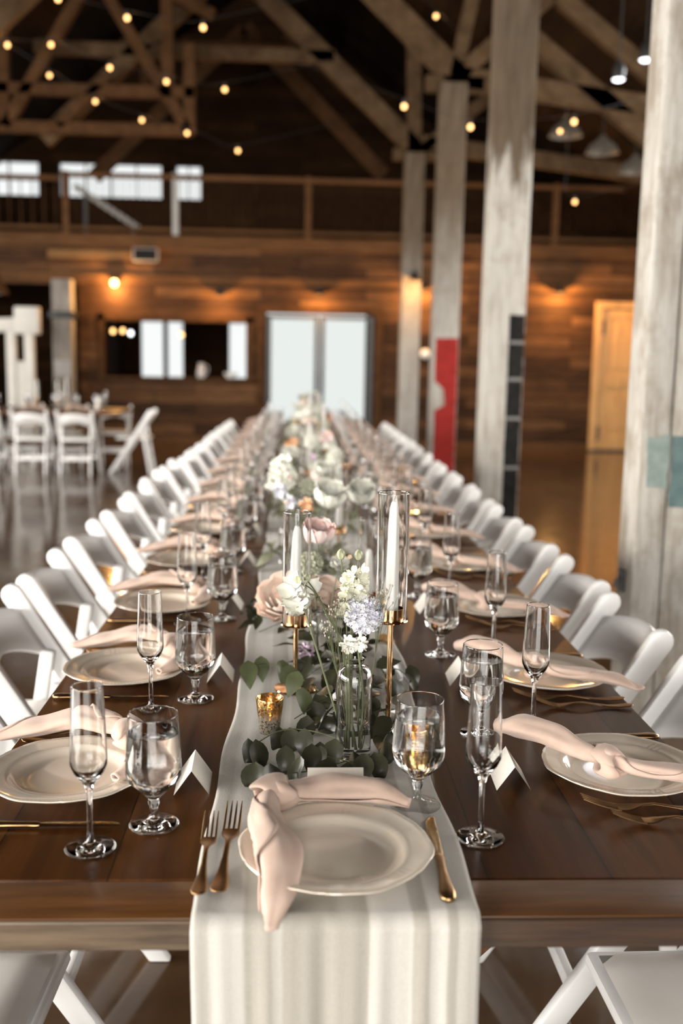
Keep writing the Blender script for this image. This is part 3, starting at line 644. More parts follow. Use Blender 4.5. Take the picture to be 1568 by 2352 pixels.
# ------------------------------------------------------------------ farm tables
TX0, TX1, TY, TL, TZ, TT = -.5045, .6955, 1.166, 2.44, .76, .040
tcx = (TX0+TX1)/2; TW = (TX1-TX0)/2
def make_table(label, loc, edge=True, group='walnut stained farm tables'):
    t = thing('farm_table', label, 'table', loc, 0, group)
    b = .092
    MB().box(-TW, TW, b, TL-b, TZ-TT, TZ).build('tabletop', M['tabletop'], t, bevel=.0025, segs=1)
    for y0 in (0, TL-b+.001):
        MB().box(-TW-.002, TW+.002, y0, y0+b-.001, TZ-TT, TZ).build('breadboard_end', M['breadboard'], t, bevel=.003, segs=2)
    # the worn outer edge strip of the end board
    MB().box(-TW-.003, TW+.003, -.006, .0, TZ-TT-.001, TZ-.002).build('edge_strip', M['table_edge'], t, bevel=.002, segs=1)
    for y0 in (.40, TL-.46):
        MB().box(-.46, .46, y0, y0+.09, TZ-TT-.09, TZ-TT).build('bearer', M['table_leg'], t, bevel=.005)
        for s in (-1, 1): MB().beam((s*.36, y0+.045, TZ-TT-.09), (-s*.26, y0+.045+s*.001, 0.01), .085, .085, up=(0, 1, 0)).build('leg', M['table_leg'], t, bevel=.005)
    MB().box(-.045, .045, .46, TL-.46, .30, .38).build('stretcher', M['table_leg'], t, bevel=.005)
    return t
tb = make_table('long walnut stained farm table nearest the camera', (tcx, TY, 0))
for k in range(1, 4):
    dup(tb, ['', 'walnut stained farm table joined second in the long row', 'walnut stained farm table joined third in the long row', 'walnut stained farm table at the far end of the long row'][k], (tcx, TY+k*(TL+.009), 0))
TEND = TY+4*TL+.027

# runner down the middle, hanging over the near edge
def rx(y):
    L = -.118-.013*math.exp(-(y-1.16)*2)+.0025*math.sin(y*7)+.003*math.sin(y*17+1)
    R = .240+.006*math.sin(y*6+2)+.005*math.sin(y*15)+.02*max(0, min(1, (y-2)/.6))
    return L, R
def rpt(u, v):
    """v in metres along the cloth, 0 at the hanging hem"""
    hang = .74; edge_r = .012
    fold = lambda a: .0035*math.sin(u*23+.6)+.003*math.sin(u*47+2)+.002*math.sin(u*80)
    if v < hang:
        d = hang-v; L, R = rx(1.16); x = L+(R-L)*u
        amp = .5+2.4*d; x += .006*math.sin(d*9+u*5)*d
        L2 = .012*math.sin(d*11)*(1 if u < .5 else .6)*d
        return (x+L2, TY-.014-.006+fold(0)*amp*-.6-.004*d, TZ-.004-d)
    s = v-hang; y = TY-.010+s; L, R = rx(max(y, 1.16))
    rip = .0007*math.sin(u*19+y*3)+.0005*math.sin(u*41-y*2.2)
    bul = .0035*max(0, math.sin(y*1.9+u*6))**4
    return (L+(R-L)*u, y, TZ+.0045+abs(rip)+bul)
mb = MB(); nu = 61
vlist = [i*.02 for i in range(37)]+[.735, .7398, .746, .754]+[.77+i*.035 for i in range(int((TEND-TY-.02)/.035))]
vs_ = [rpt(i/(nu-1), v) for v in vlist for i in range(nu)]
mb.add(vs_, [(j*nu+i, j*nu+i+1, (j+1)*nu+i+1, (j+1)*nu+i) for j in range(len(vlist)-1) for i in range(nu-1)])
run = mb.build('table_runner', M['runner'], fix=False, angle=180)
uvl = run.data.uv_layers.new(name='weave')
for lp in run.data.loops:
    i = lp.vertex_index; uvl.data[lp.index].uv = ((i % nu)/(nu-1), vlist[i//nu])
solid(run, .0016, 1)
tag(run, 'long gauzy off white table runner hanging over the near table end', 'table runner')

# ------------------------------------------------------------------ tableware
def plate_mesh():
    N = 240; R = .135
    prof = [(0, .004), (.03, .004), (.06, .0042), (.080, .0050), (.088, .0080), (.094, .0135), (.0975, .0158), (.100, .0166), (.1025, .0168), (.108, .0176), (.116, .0190), (.124, .0204), (.1265, .0212), (.129, .0214), (.1315, .0216), (.1345, .0222), (.1352, .0208), (.132, .0182), (.110, .0140), (.095, .0085), (.085, .002), (.078, .0), (.072, .0015), (0, .0015)]
    def mod(i, r, z, a):
        k = max(0, (r-.095)/.04)
        c = abs(math.sin(3*a+.4)); lob = (c**.6-.75)*.034+.009*math.cos(12*a+1.6)
        r2 = r*(1+k*lob)
        if i in (8, 13): z += .0011 if int(round(a/(2*PI)*N)) % 2 else -.0003
        if 9 <= i <= 11:
            for c0 in (.9, .9+2*PI/3, .9+4*PI/3):
                d = (a-c0+PI) % (2*PI)-PI
                if abs(d) < .16: z += .0009*math.sin(d*75+i*1.7)*math.cos(d/.16*PI/2)
        return r2, z
    return MB().lathe(prof, N, mod=mod).mesh('dinner_plate', angle=75)
plate_me = plate_mesh(); plate_me.materials.append(M['plate'])
def mesh_thing(name, me, label, cat, loc, rz=0, group=None, rot=None):
    o = bpy.data.objects.new(name, me); COL.objects.link(o); o.location = loc; o.rotation_euler = rot or (0, 0, rz)
    return tag(o, label, cat, group)
# champagne flute: one solid of revolution
FL = [(0, .0), (.030, .0), (.0352, .0006), (.0358, .0016), (.034, .0026), (.022, .0042), (.010, .0075), (.0052, .013), (.0040, .03), (.0038, .06), (.0044, .085), (.0075, .0965), (.0135, .105), (.0215, .116), (.0258, .1265), (.0262, .134), (.0252, .165), (.0235, .205), (.02210, .2400), (.0220, .2414), (.0214, .2420), (.0211, .2414), (.02115, .2400), (.0225, .205), (.0242, .165), (.0250, .136), (.0243, .1285), (.0200, .1185), (.0110, .1085), (.004, .1045), (0, .104)]
flute_me = MB().lathe(FL, 48).mesh('champagne_flute', angle=60); flute_me.materials.append(M['glass'])
WG = [(0, 0), (.032, 0), (.0365, .0007), (.0370, .0018), (.035, .003), (.022, .0052), (.011, .009), (.0066, .015), (.0058, .022), (.0066, .030), (.0088, .0355), (.0078, .0405), (.0092, .0445), (.016, .0505), (.028, .0625), (.0375, .0725), (.0411, .080), (.0416, .088), (.0405, .115), (.0385, .150), (.0371, .1730), (.0369, .1745), (.0364, .1750), (.0360, .1745), (.0361, .1730), (.0373, .150), (.0392, .115), (.0402, .090), (.0396, .082), (.0362, .0755), (.027, .0660), (.0155, .0555), (.006, .0515), (0, .051)]
WT = [(0, .0508), (.0062, .0513), (.0158, .0553), (.0274, .0658), (.0366, .0753), (.0400, .082), (.0406, .090), (.0396, .115), (.0379, .146), (.0372, .1464), (.0345, .1456), (0, .1455)]
def make_water_glass(label, loc, group):
    t = thing('water_glass', label, 'water glass', loc, 0, group)
    MB().lathe(WG, 48).build('goblet', M['glass'], t, angle=60)
    MB().lathe(WT, 48).build('water', M['water'], t, angle=50)
    return t
# cutlery
def cut_loft(sec):
    """sections (y, x0, x1, z, thick) -> rounded flat bar along y"""
    rings = []
    for y, x0, x1, z, th in sec:
        c = (x0+x1)/2; hw = (x1-x0)/2; ring = []
        for k in range(12):
            a = 2*PI*k/12; ring.append((c+hw*math.copysign(abs(math.cos(a))**.7, math.cos(a)), y, z+th/2*math.sin(a)))
        rings.append(ring)
    return rings
def make_fork(L):
    k = L/.235; mb = MB()
    zf = lambda y: .003+.0085*math.exp(-((y-.12*k)/.035)**2)+.019*max(0, (y-.165*k)/(.07*k))**1.5+.004*max(0, 1-y/.04)
    hs = [(.0, .003), (.004, .0095), (.015, .0125), (.035, .0108), (.06, .0072), (.09, .0046), (.12, .0038), (.138, .0048), (.148, .0085), (.156, .0118), (.165, .0128), (.178, .0128)]
    mb.loft(cut_loft([(y*k, -w_*k, w_*k, zf(y*k), .0030 if y < .14 else .0022) for y, w_ in hs]))
    for i in range(4):
        c = (-.0110+i*.00733)*k; mb.loft(cut_loft([(y*k, c-h*k, c+h*k, zf(y*k), .002) for y, h in ((.174, .0020), (.19, .0020), (.215, .0017), (.235, .0008))]))
    me = mb.mesh('fork', angle=60); me.materials.append(M['gold']); return me
fork_big = make_fork(.235); fork_small = make_fork(.208)
mb = MB()
mb.loft(cut_loft([(0, -.003, .003, .005, .006), (.004, -.0095, .0095, .0055, .009), (.018, -.0115, .0115, .006, .010), (.04, -.0090, .0090, .0055, .0095), (.07, -.0062, .0062, .005, .0085), (.10, -.0058, .0058, .005, .008), (.112, -.0068, .0068, .005, .008), (.118, -.0050, .0050, .005, .006)]))
knife_h = mb.mesh('knife_handle', angle=60); knife_h.materials.append(M['gold'])
mb = MB()
mb.loft(cut_loft([(.116, -.0050, .0050, .005, .004), (.126, -.0098, .0062, .005, .0022), (.14, -.0106, .0062, .005, .0018), (.19, -.0108, .0058, .005, .0016), (.222, -.0102, .0054, .005, .0014), (.234, -.0052, .0052, .005, .0012), (.2365, .001, .0048, .005, .001)]))
knife_b = mb.mesh('knife_blade', angle=60); knife_b.materials.append(plain('brushed_gold_blade', (.58, .42, .24), c2=(.50, .35, .19), rough=.2, metal=1, nscale=40))
def make_knife(label, loc, rz, group):
    t = thing('table_knife', label, 'knife', loc, rz, group)
    for nm, me in (('handle', knife_h), ('blade', knife_b)):
        o = bpy.data.objects.new(nm, me); COL.objects.link(o); o.parent = t
    return t
# tent card, ridge along local x
mb = MB(); hw, hd, hh = .045, .0285, .041
def card_pts(s): return [(-hw, s*hd, 0), (hw, s*hd, 0), (hw, 0, hh), (-hw, 0, hh)]
mb.add(card_pts(-1), [(0, 1, 2, 3)]); b0 = len(mb.v); mb.add([(-hw, hd, 0), (hw, hd, 0)], []); mb.f.append((2, 5, 4, 3)); mb.f[-1] = (3, 2, 5, 4)
card_me = mb.mesh('place_card', smooth=False, fix=False); card_me.materials.append(M['card'])

# napkins: cloth rolled around a spine, knotted
def rolled(mb, spine, ws, hs, turns=1.25, n=40, m=34, ph=0., a0=-2.6, ruf=.07, open_end=0.0, hem=.5, crease=.12):
    """cloth rolled round a spine; the free edge (hem) wanders over the top, creases fan out from the knot"""
    P = spline(spine, m); rings = []
    def ip(ar, t):
        t *= len(ar)-1; i = min(int(t), len(ar)-2); q = t-i; q = q*q*(3-2*q); return ar[i]*(1-q)+ar[i+1]*q
    for i, p in enumerate(P):
        t = i/m; T = (P[min(i+1, m)]-P[max(i-1, 0)]).normalized(); Sd = T.cross(Vector((0, 0, 1)))
        Sd = Sd.normalized() if Sd.length > 1e-3 else Vector((1, 0, 0)); U = Sd.cross(T)
        w_, h_ = ip(ws, t), ip(hs, t); ring = []
        for j in range(n):
            u = j/(n-1); k = max(0, (u-.62)/.38); k = k*k*(3-2*k)
            a = a0+u*2*PI*turns+hem*k*math.sin(8.5*t+ph*2); rf = .86+.20*k*(1 if turns > 1 else 0)-.10*max(0, .3-u)
            cr_ = -crease*(1-.75*t)*abs(math.sin(2.5*a+ph+.8*t))**.6
            rip = 1+ruf*math.sin(3*a+4*t+ph)+ruf*.5*math.sin(5*a-9*t+2*ph)+cr_
            x = math.cos(a); z = math.sin(a); z = math.copysign(abs(z)**1.2, z)
            ring.append(p+Sd*(w_*rf*rip*x)+U*(h_*rf*(z*rip)+h_*.55)+T*(open_end*t*.5*math.sin(a)))
        rings.append(ring)
    return mb.loft(rings, False, False)
def band(mb, c, axis, r, wd, th, tilt=0, seed=0., arc=1.08, m=30, n=10, start=0):
    axis = Vector(axis).normalized(); a_ = axis.cross(Vector((0, 0, 1))).normalized(); b_ = a_.cross(axis); rings = []
    for i in range(m+1):
        t = 2*PI*(arc*i/m)+start; d = a_*math.cos(t)+b_*math.sin(t)*.85
        c2 = Vector(c)+d*r*(1+.10*math.sin(2*t+seed))+axis*(tilt*math.sin(t+seed)+.005*math.sin(3*t+seed))
        ww = wd*(1+.25*math.sin(t*1.5+seed)); e = min(1, .35+4*min(i, m-i)/m); ring = []
        for k in range(n):
            q = 2*PI*k/n; ring.append(c2+axis*(ww*e*math.cos(q))+d*(th*e*math.sin(q)*(1+.25*math.cos(3*q+seed))))
        rings.append(ring)
    return mb.loft(rings)
def make_napkin(label, loc, rz, group, knot, tailA, wA, hA, tailB, wB, hB, ph=0.):
    t = thing('linen_napkin', label, 'napkin', loc, rz, group)
    o = rolled(MB(), [knot]+tailA, wA, hA, ph=ph, a0=-2.2).build('upper_tail', M['napkin'], t, fix=False, angle=180); solid(o, .0022)
    o = rolled(MB(), [knot]+tailB, wB, hB, ph=ph+1.7, a0=-.7, ruf=.10, open_end=.02, hem=1.1, crease=.20).build('lower_tail', M['napkin'], t, fix=False, angle=180); solid(o, .0022)
    ax = (Vector(tailB[0])-Vector(tailA[0])); ax.z = 0
    mb = MB(); band(mb, knot, ax, .0235, .027, .0085, .009, ph); band(mb, knot, (ax.x+ax.y*.9, ax.y-ax.x*.9, 0), .021, .020, .009, .008, ph+2, arc=.8, start=.4)
    subsurf(mb.build('knot', M['napkin'], t, angle=180))
    return t
HEAD = dict(knot=(-.088, .106, .050), tailA=[(-.055, .118, .040), (.0, .138, .034), (.065, .142, .030), (.118, .128, .020)], wA=[.012, .022, .034, .030, .010], hA=[.012, .016, .021, .017, .006],
            tailB=[(-.098, .070, .044), (-.096, .015, .034), (-.080, -.045, .030), (-.078, -.105, .012), (-.086, -.148, -.012)], wB=[.013, .023, .031, .036, .028, .012], hB=[.013, .016, .017, .016, .012, .006])
LEFT = dict(knot=(-.085, .085, .046), tailA=[(-.050, .105, .036), (.0, .128, .030), (.06, .13, .022), (.10, .12, .014)], wA=[.012, .020, .026, .022, .010], hA=[.011, .014, .015, .013, .006],
            tailB=[(-.115, .050, .040), (-.140, -.01, .040), (-.150, -.08, .026), (-.140, -.16, .014)], wB=[.013, .026, .034, .036, .020], hB=[.012, .020, .022, .018, .008])
LEFT['tailA'] = [(-.080, .120, .034), (-.03, .118, .026), (.02, .110, .025), (.055, .085, .024)]
RIGHT = dict(knot=(-.045, .040, .042), tailA=[(-.020, .075, .042), (.035, .110, .044), (.085, .152, .042), (.115, .185, .036)], wA=[.012, .020, .031, .034, .018], hA=[.011, .016, .022, .022, .012],
             tailB=[(-.070, .0, .036), (-.080, -.06, .030), (-.085, -.12, .022), (-.10, -.175, .010)], wB=[.012, .020, .026, .026, .012], hB=[.011, .014, .015, .013, .006])
HP = (.060, 1.303)
# the head setting at the near end
mesh_thing('dinner_plate', plate_me, 'cream scalloped plate on the runner at the near end of the table', 'plate', (HP[0], HP[1], TZ+.0075), .5, 'cream scalloped dinner plates')
nap_h = make_napkin('knotted blush napkin on the plate at the near table end, tail over the edge', (HP[0], HP[1], TZ+.006), 0, 'knotted blush napkins', ph=.4, **HEAD)
mesh_thing('salad_fork', fork_small, 'outer gold fork half on the runner at the near table end', 'fork', (-.121, 1.196, TZ+.0075), 0, 'antique gold forks')
mesh_thing('dinner_fork', fork_big, 'gold fork lying on the runner beside the near end plate', 'fork', (-.096, 1.202, TZ+.0075), -.03, 'antique gold forks')
knf = make_knife('gold knife on the runner right of the near end plate', (.201, 1.181, TZ+.0075), -.035, 'antique gold knives')
wgl = make_water_glass('water glass on the runner behind the near end plate', (.194, 1.470, TZ+.007), 'stemmed water glasses')
flt = mesh_thing('champagne_flute', flute_me, 'empty flute right of the runner at the near table end', 'champagne flute', (.277, 1.375, TZ+.0006), 0, 'champagne flutes')
mesh_thing('place_card', card_me, 'ivory tent card on the runner in front of the clear bud vase', 'place card', (.067, 1.520, TZ+.007), .01, 'ivory place cards')
PL = [1.582, 2.138, 2.735, 3.33]; PR = [1.605, 2.12, 2.72, 3.31]
while len(PL) < 16: PL.append(PL[-1]+.606)
while len(PR) < 16: PR.append(PR[-1]+.606)
GL = {0: ((-.289, 1.347), (-.209, 1.419), (-.165, 1.565)), 1: ((-.285, 1.91), (-.204, 1.978), (-.163, 2.125)), 2: ((-.285, 2.567), (-.197, 2.614), (-.178, 2.745))}
GR = {0: ((.462, 1.831), (.351, 1.791), (.364, 1.582)), 1: ((.486, 2.353), (.348, 2.300), (.366, 2.11)), 2: ((.47, 2.96), (.362, 2.893), (.37, 2.73))}
z = TZ+.0006; napl = napr = None
for side in (0, 1):
    sn = 'left' if side == 0 else 'right'; g = 1 if side == 0 else -1
    for k in range(16):
        y = (PL, PR)[side][k]; o = ordn[k]; j = lambda s=.008: rnd.uniform(-s, s) if k > 2 else 0
        px = (-.372 if side == 0 else .562)+j(.006); rz = -PI/2 if side == 0 else PI/2
        pl_ = 'at %s side, %s place from the near end' % (sn, o)
        mesh_thing('dinner_plate', plate_me, 'cream scalloped plate '+pl_, 'plate', (px, y, z), rnd.uniform(0, 6), 'cream scalloped dinner plates')
        if side == 0:
            lb = 'knotted blush napkin on plate '+pl_
            if napl is None: napl = make_napkin(lb, (px, y, z), rz, 'knotted blush napkins', ph=1.1, **LEFT); n_ = napl
            else: n_ = dup(napl, lb, (px, y, z), rz+rnd.uniform(-.12, .12))
        else:
            lb = 'knotted blush napkin across plate '+pl_
            if napr is None: napr = make_napkin(lb, (px, y, z), rz, 'knotted blush napkins', ph=2.3, **RIGHT); n_ = napr
            else: n_ = dup(napr, lb, (px, y, z), rz+rnd.uniform(-.15, .15))
        if (GL, GR)[side].get(k): f_, w_, c_ = (GL, GR)[side][k]
        else:
            if side == 0: f_, w_, c_ = (-.287+j(.012), y-.20+j(.02)), (-.203+j(.008), y-.12+j(.02)), (-.165+j(.01), y+.0+j(.02))
            else: f_, w_, c_ = (.475+j(.012), y+.235+j(.02)), (.355+j(.01), y+.175+j(.02)), (.366+j(.01), y+.0+j(.02))
        mesh_thing('champagne_flute', flute_me, 'empty champagne flute '+pl_, 'champagne flute', (*f_, z), rnd.uniform(0, 6), 'champagne flutes')
        dup(wgl, 'water glass '+pl_, (*w_, z), rnd.uniform(0, 6))
        mesh_thing('place_card', card_me, 'ivory tent card '+pl_, 'place card', (*c_, z), PI/2+rnd.uniform(-.12, .12) if k > 1 else PI/2+.03*g, 'ivory place cards')
        # cutlery: knife on the diner's right, two forks on the left
        if side == 0:
            dup(knf, 'gold knife '+pl_, (-.494+j(.004), y-.162+j(.006)-.010*(k == 0), z), -PI/2+j(.03))
            fx, fy1, fy2, fr = -.492, y+.158, y+.192, -PI/2
        else:
            dup(knf, 'gold knife '+pl_, (.687+j(.004), y+.160, z), PI/2+j(.03))
            fx, fy1, fy2, fr = .690, y-.145, y-.186, PI/2
        mesh_thing('dinner_fork', fork_big, 'gold fork nearest the plate '+pl_, 'fork', (fx, fy1, z), fr+j(.03)+(-.12 if side and k < 3 else 0)*.3, 'antique gold forks')
        mesh_thing('salad_fork', fork_small, 'outer gold fork '+pl_, 'fork', (fx-.004*g, fy2, z), fr+j(.03), 'antique gold forks')

# ------------------------------------------------------------------ centrepieces: leaves and flowers
def leaf(mb, base, az, ln, wd, pitch=-.5, roll=0., curl=.35, fold=.25):
    """pointed oval leaf; az = direction in plan, pitch = slope (down negative)"""
    d = Vector((math.cos(az)*math.cos(pitch), math.sin(az)*math.cos(pitch), math.sin(pitch)))
    sd = d.cross(Vector((0, 0, 1))).normalized(); nn = sd.cross(d)
    if roll: sd, nn = sd*math.cos(roll)+nn*math.sin(roll), nn*math.cos(roll)-sd*math.sin(roll)
    def fn(u, v):
        s = 2*u-1; wv = wd/2*(math.sin(PI*min(1, v*1.01)**.74)**.95)*(1 if v < .999 else 0)
        dr = -curl*ln*v*v*.5
        return Vector(base)+d*(ln*v)+sd*(s*wv)+nn*(dr+fold*wv*abs(s)-.02*ln*math.sin(v*9)*abs(s))
    return mb.grid(5, 8, fn)
def sprig(label, stem, leaves, mat=M['leaf'], name='greenery_sprig', group='leafy vine sprigs on the runner', r=.0011):
    """stem: path points; leaves: list of (x, y, z, az, length, width, pitch, roll)"""
    c = Vector(stem[0]); t = thing(name, label, 'greenery', c, 0, group)
    MB().tube([p-c for p in spline(stem, 24)], r, 6).build('stem', M['stem'] if mat is not M['leaf'] else M['leaf_light'], t)
    mb = MB()
    for x, y, z_, az, ln, wd, pi_, ro in leaves: leaf(mb, (x-c.x, y-c.y, z_-c.z), az, ln, wd, pi_, ro, curl=rnd.uniform(.1, .5), fold=rnd.uniform(.1, .35))
    mb.v = [(a, b_, max(d_, TZ+.0085+.003*abs(math.sin(a*90+b_*70))-c.z)) for a, b_, d_ in mb.v]
    mb.build('foliage', mat, t, fix=False, angle=180); return t
def lv(pts, z0=.800, L=.064, W=.038, az0=-PI/2, pit=-.55):
    return [(x, y+.018, z0+rnd.uniform(-.006, .008), az0+rnd.uniform(-.5, .5), L*rnd.uniform(.85, 1.12), W*rnd.uniform(.85, 1.1), pit+rnd.uniform(-.25, .2), rnd.uniform(-.5, .5)) for x, y in pts]
ZR = TZ+.012
SP = [('dark leafy sprig curling before the clear bud vase toward the left fork', [(.10, 1.60, .79), (.04, 1.565, .785), (-.01, 1.548, .785), (-.055, 1.53, .78)], [(-.014, 1.584), (.011, 1.558), (-.039, 1.513), (-.063, 1.535), (.045, 1.60)], -PI/2),
      ('dark leafy sprig reaching left below the mercury glass votive', [(.09, 1.65, .80), (.03, 1.70, .80), (-.025, 1.70, .80), (-.078, 1.645, .79)], [(-.066, 1.611), (-.080, 1.632), (-.028, 1.700), (-.008, 1.690), (.025, 1.757), (.018, 1.66)], -PI/2),
      ('paler vine tip arching behind the mercury glass votive', [(.07, 1.90, .79), (.01, 1.97, .81), (-.04, 2.03, .818), (-.102, 2.02, .815)], [(.015, 1.85), (.008, 1.955), (-.026, 2.003), (-.008, 1.985), (-.073, 2.03), (-.099, 2.005)], -PI/2-.3),
      ('dark leafy sprig massed in front of the clear bud vase base', [(.02, 1.65, .785), (.07, 1.60, .79), (.12, 1.58, .79), (.16, 1.60, .785)], [(.045, 1.63), (.058, 1.560), (.071, 1.63), (.089, 1.545), (.118, 1.548), (.10, 1.585), (.135, 1.575), (.03, 1.59)], -PI/2),
      ('dark leafy sprig between the clear bud vase and near water glass', [(.14, 1.60, .79), (.16, 1.67, .80), (.18, 1.73, .80), (.165, 1.86, .79)], [(.15, 1.669), (.160, 1.628), (.178, 1.715), (.156, 1.845), (.188, 1.66), (.198, 1.745)], -PI/2+.2),
      ('dark leafy sprig at the runner edge right of the tall gold candle stand', [(.15, 1.95, .79), (.19, 2.03, .80), (.22, 2.06, .80), (.25, 2.02, .785)], [(.179, 2.038), (.215, 2.065), (.228, 2.011), (.20, 1.97), (.245, 2.04), (.19, 2.1)], -.9),
      ('dark leafy sprig filling the runner behind the clear bud vase', [(.0, 1.80, .785), (.05, 1.86, .795), (.09, 1.90, .80), (.14, 1.95, .79)], [(.037, 1.829), (.055, 1.905), (.08, 1.853), (.11, 1.93), (.135, 1.80), (.12, 1.86), (.095, 1.80), (.06, 1.77)], -PI/2+.3),
      ('dark leafy sprig around the foot of the left gold candle stand', [(.01, 2.0, .79), (.05, 2.06, .80), (.09, 2.13, .80), (.13, 2.2, .79)], [(.04, 2.065), (.076, 2.023), (.066, 2.158), (.10, 2.08), (.13, 2.14), (.03, 2.13), (.11, 2.0)], -PI/2-.6)]
for k, (lb, st, ls, az) in enumerate(SP):
    sprig(lb, st, lv(ls, az0=az, z0=.806 if k != 2 else .826, pit=-.85 if k != 2 else -.7), M['leaf'] if k != 2 else M['leaf_light'])
def petals(mb, c, R, n, phi, wid, az0=0., ph0=.15, ruf=.05, seed=0., axis=None, sq=1.):
    """n cupped petals on a sphere of radius R, opening to polar angle phi"""
    M3 = Matrix.Identity(3) if axis is None else Vector((0, 0, 1)).rotation_difference(Vector(axis)).to_matrix()
    for i in range(n):
        a_ = az0+2*PI*i/n
        def fn(u, v):
            s = 2*u-1; p = ph0+(phi-ph0)*v; half = wid*(math.sin(PI*(.16+.74*v))**.6); rr = R*(1+ruf*math.sin(7*s+seed+i)*v+.04*(v*v))
            pp = p-.10*s*s*v; a = a_+s*half
            return Vector(c)+M3 @ Vector((rr*math.sin(pp)*math.cos(a), rr*math.sin(pp)*math.sin(a), (R-rr*math.cos(pp))*sq))
        mb.grid(5, 6, fn)
    return mb
def bloom_ball(R, layers=6, open_=1.0, seed=0, axis=None):
    mb = MB(); r_ = random.Random(seed)
    for l in range(layers):
        t = l/(layers-1)                       # 0 inner .. 1 outer
        R2 = R*(.30+.70*t); c = Vector((0, 0, R*.25*(1-t)))
        petals(mb, c if axis is None else Vector((0, 0, 1)).rotation_difference(Vector(axis)).to_matrix() @ c, R2, 4+l//2, (2.35-.95*t*open_), .85-.18*t, r_.uniform(0, 6), .1, .05, r_.uniform(0, 6), axis)
    return mb
def floret_cluster(n, R, h, fr, seed=0, ball=False):
    mb = MB(); r_ = random.Random(seed)
    for i in range(n):
        a = i*2.4+r_.uniform(-.3, .3); t = i/max(1, n-1)
        if ball:
            zz = 1-1.35*t; q = math.sqrt(max(0, 1-zz*zz)); d = Vector((q*math.cos(a), q*math.sin(a), zz)); p = d*R*r_.uniform(.85, 1.05)
        else:
            d = Vector((math.cos(a), math.sin(a), r_.uniform(.1, .8))).normalized(); p = Vector((0, 0, h*t)) + d*R*(1-.35*t)
        petals(mb, p, fr, 5, 1.35, .62, r_.uniform(0, 6), .1, .12, r_.uniform(0, 6), d)
    return mb
_bl = {}
def bloom_mesh(kind):
    if kind in _bl: return _bl[kind]
    if kind == 'ranunculus': me = bloom_ball(.040, 8, .40, 3).mesh(kind, fix=False, angle=180)
    elif kind == 'rose': me = bloom_ball(.050, 6, 1.15, 5).mesh(kind, fix=False, angle=180)
    elif kind == 'open': me = bloom_ball(.034, 4, 1.5, 8).mesh(kind, fix=False, angle=180)
    elif kind == 'stock': me = floret_cluster(22, .018, .085, .0125, 2).mesh(kind, fix=False, angle=180)
    elif kind == 'scabiosa':
        mb = floret_cluster(60, .0225, 0, .0075, 4, True)
        for i in range(46):
            a = i*2.4; zz = 1-1.2*i/46; q = math.sqrt(max(0, 1-zz*zz)); d = Vector((q*math.cos(a), q*math.sin(a), zz)); mb.tube([d*.018, d*.029], .0004, 4)
        me = mb.mesh(kind, fix=False, angle=180)
    elif kind == 'puff': me = floret_cluster(44, .026, 0, .0095, 9, True).mesh(kind, fix=False, angle=180)
    elif kind == 'small': me = floret_cluster(4, .007, .012, .011, 6).mesh(kind, fix=False, angle=180)
    elif kind == 'sweet':
        mb = MB(); r_ = random.Random(4)
        for i in range(5): petals(mb, Vector((r_.uniform(-.008, .008), r_.uniform(-.008, .008), i*.007)), .019, 3, 1.5, .9, i*1.3, .1, .16, i, (r_.uniform(-.6, .6), -.5, .8))
        me = mb.mesh(kind, fix=False, angle=180)
    _bl[kind] = me; return me
mats_for = {}
def flower(name, label, base, head, kind, mat, sc=1., tilt=(0, 0, 0), group='flowers of the table centrepieces', bend=.01, stem=M['stem'], r=.0019, cat='flower', leafy=0):
    t = thing(name, label, cat, base, 0, group); B, Hh = Vector(base), Vector(head); d = Hh-B
    mid = d*.5+Vector((rnd.uniform(-bend, bend), rnd.uniform(-bend, bend), 0))
    P = spline([(0, 0, 0), mid, d], 10)
    mb = MB().tube(P, [r]*8+[r*.9]*3, 6)
    mb.build('stem', stem, t)
    if leafy:
        ml = MB()
        for i in range(leafy):
            p = P[4+i*5 // max(1, leafy)+1] if 4+i*5//max(1, leafy)+1 < 11 else P[8]; leaf(ml, p, rnd.uniform(0, 6.28), .04, .012, rnd.uniform(.1, .7))
        ml.build('leaf_cluster', M['leaf_light'], t, fix=False, angle=180)
    key = (kind, mat.name)
    if key not in mats_for:
        me = bloom_mesh(kind).copy(); me.materials.clear(); me.materials.append(mat); mats_for[key] = me
    o = bpy.data.objects.new('bloom', mats_for[key]); COL.objects.link(o); o.parent = t; o.location = d; o.scale = (sc,)*3; o.rotation_euler = tilt
    return t
def bud_stem(label, base, head, via=None, sc=1.):
    t = thing('flower_bud_stem', label, 'flower bud', base, 0, 'green bud stems in the clear vase'); B = Vector(base)
    pts = [(0, 0, 0)]+([tuple(Vector(v_)-B) for v_ in via] if via else [])+[tuple(Vector(head)-B)]
    P = spline(pts, 16); MB().tube(P, .0012, 6).build('stem', M['stem'], t)
    d = Vector(head)-B
    mb = MB().lathe([(0, -.004), (.0035, -.003), (.0062, .002), (.0066, .006), (.005, .011), (.002, .0145), (0, .016)], 18, mod=lambda i, r, z, a: (r*(1+.14*math.cos(6*a)), z))
    o = mb.build('bud', M['bud'], t, angle=70); o.location = d; o.scale = (sc,)*3
    ml = MB(); pn = P[11]
    for k in range(2): leaf(ml, pn, k*2.6+rnd.uniform(0, 3), .016*sc, .0045, rnd.uniform(-.4, .7))
    ml.build('bract', M['stem'], t, fix=False, angle=180); return t
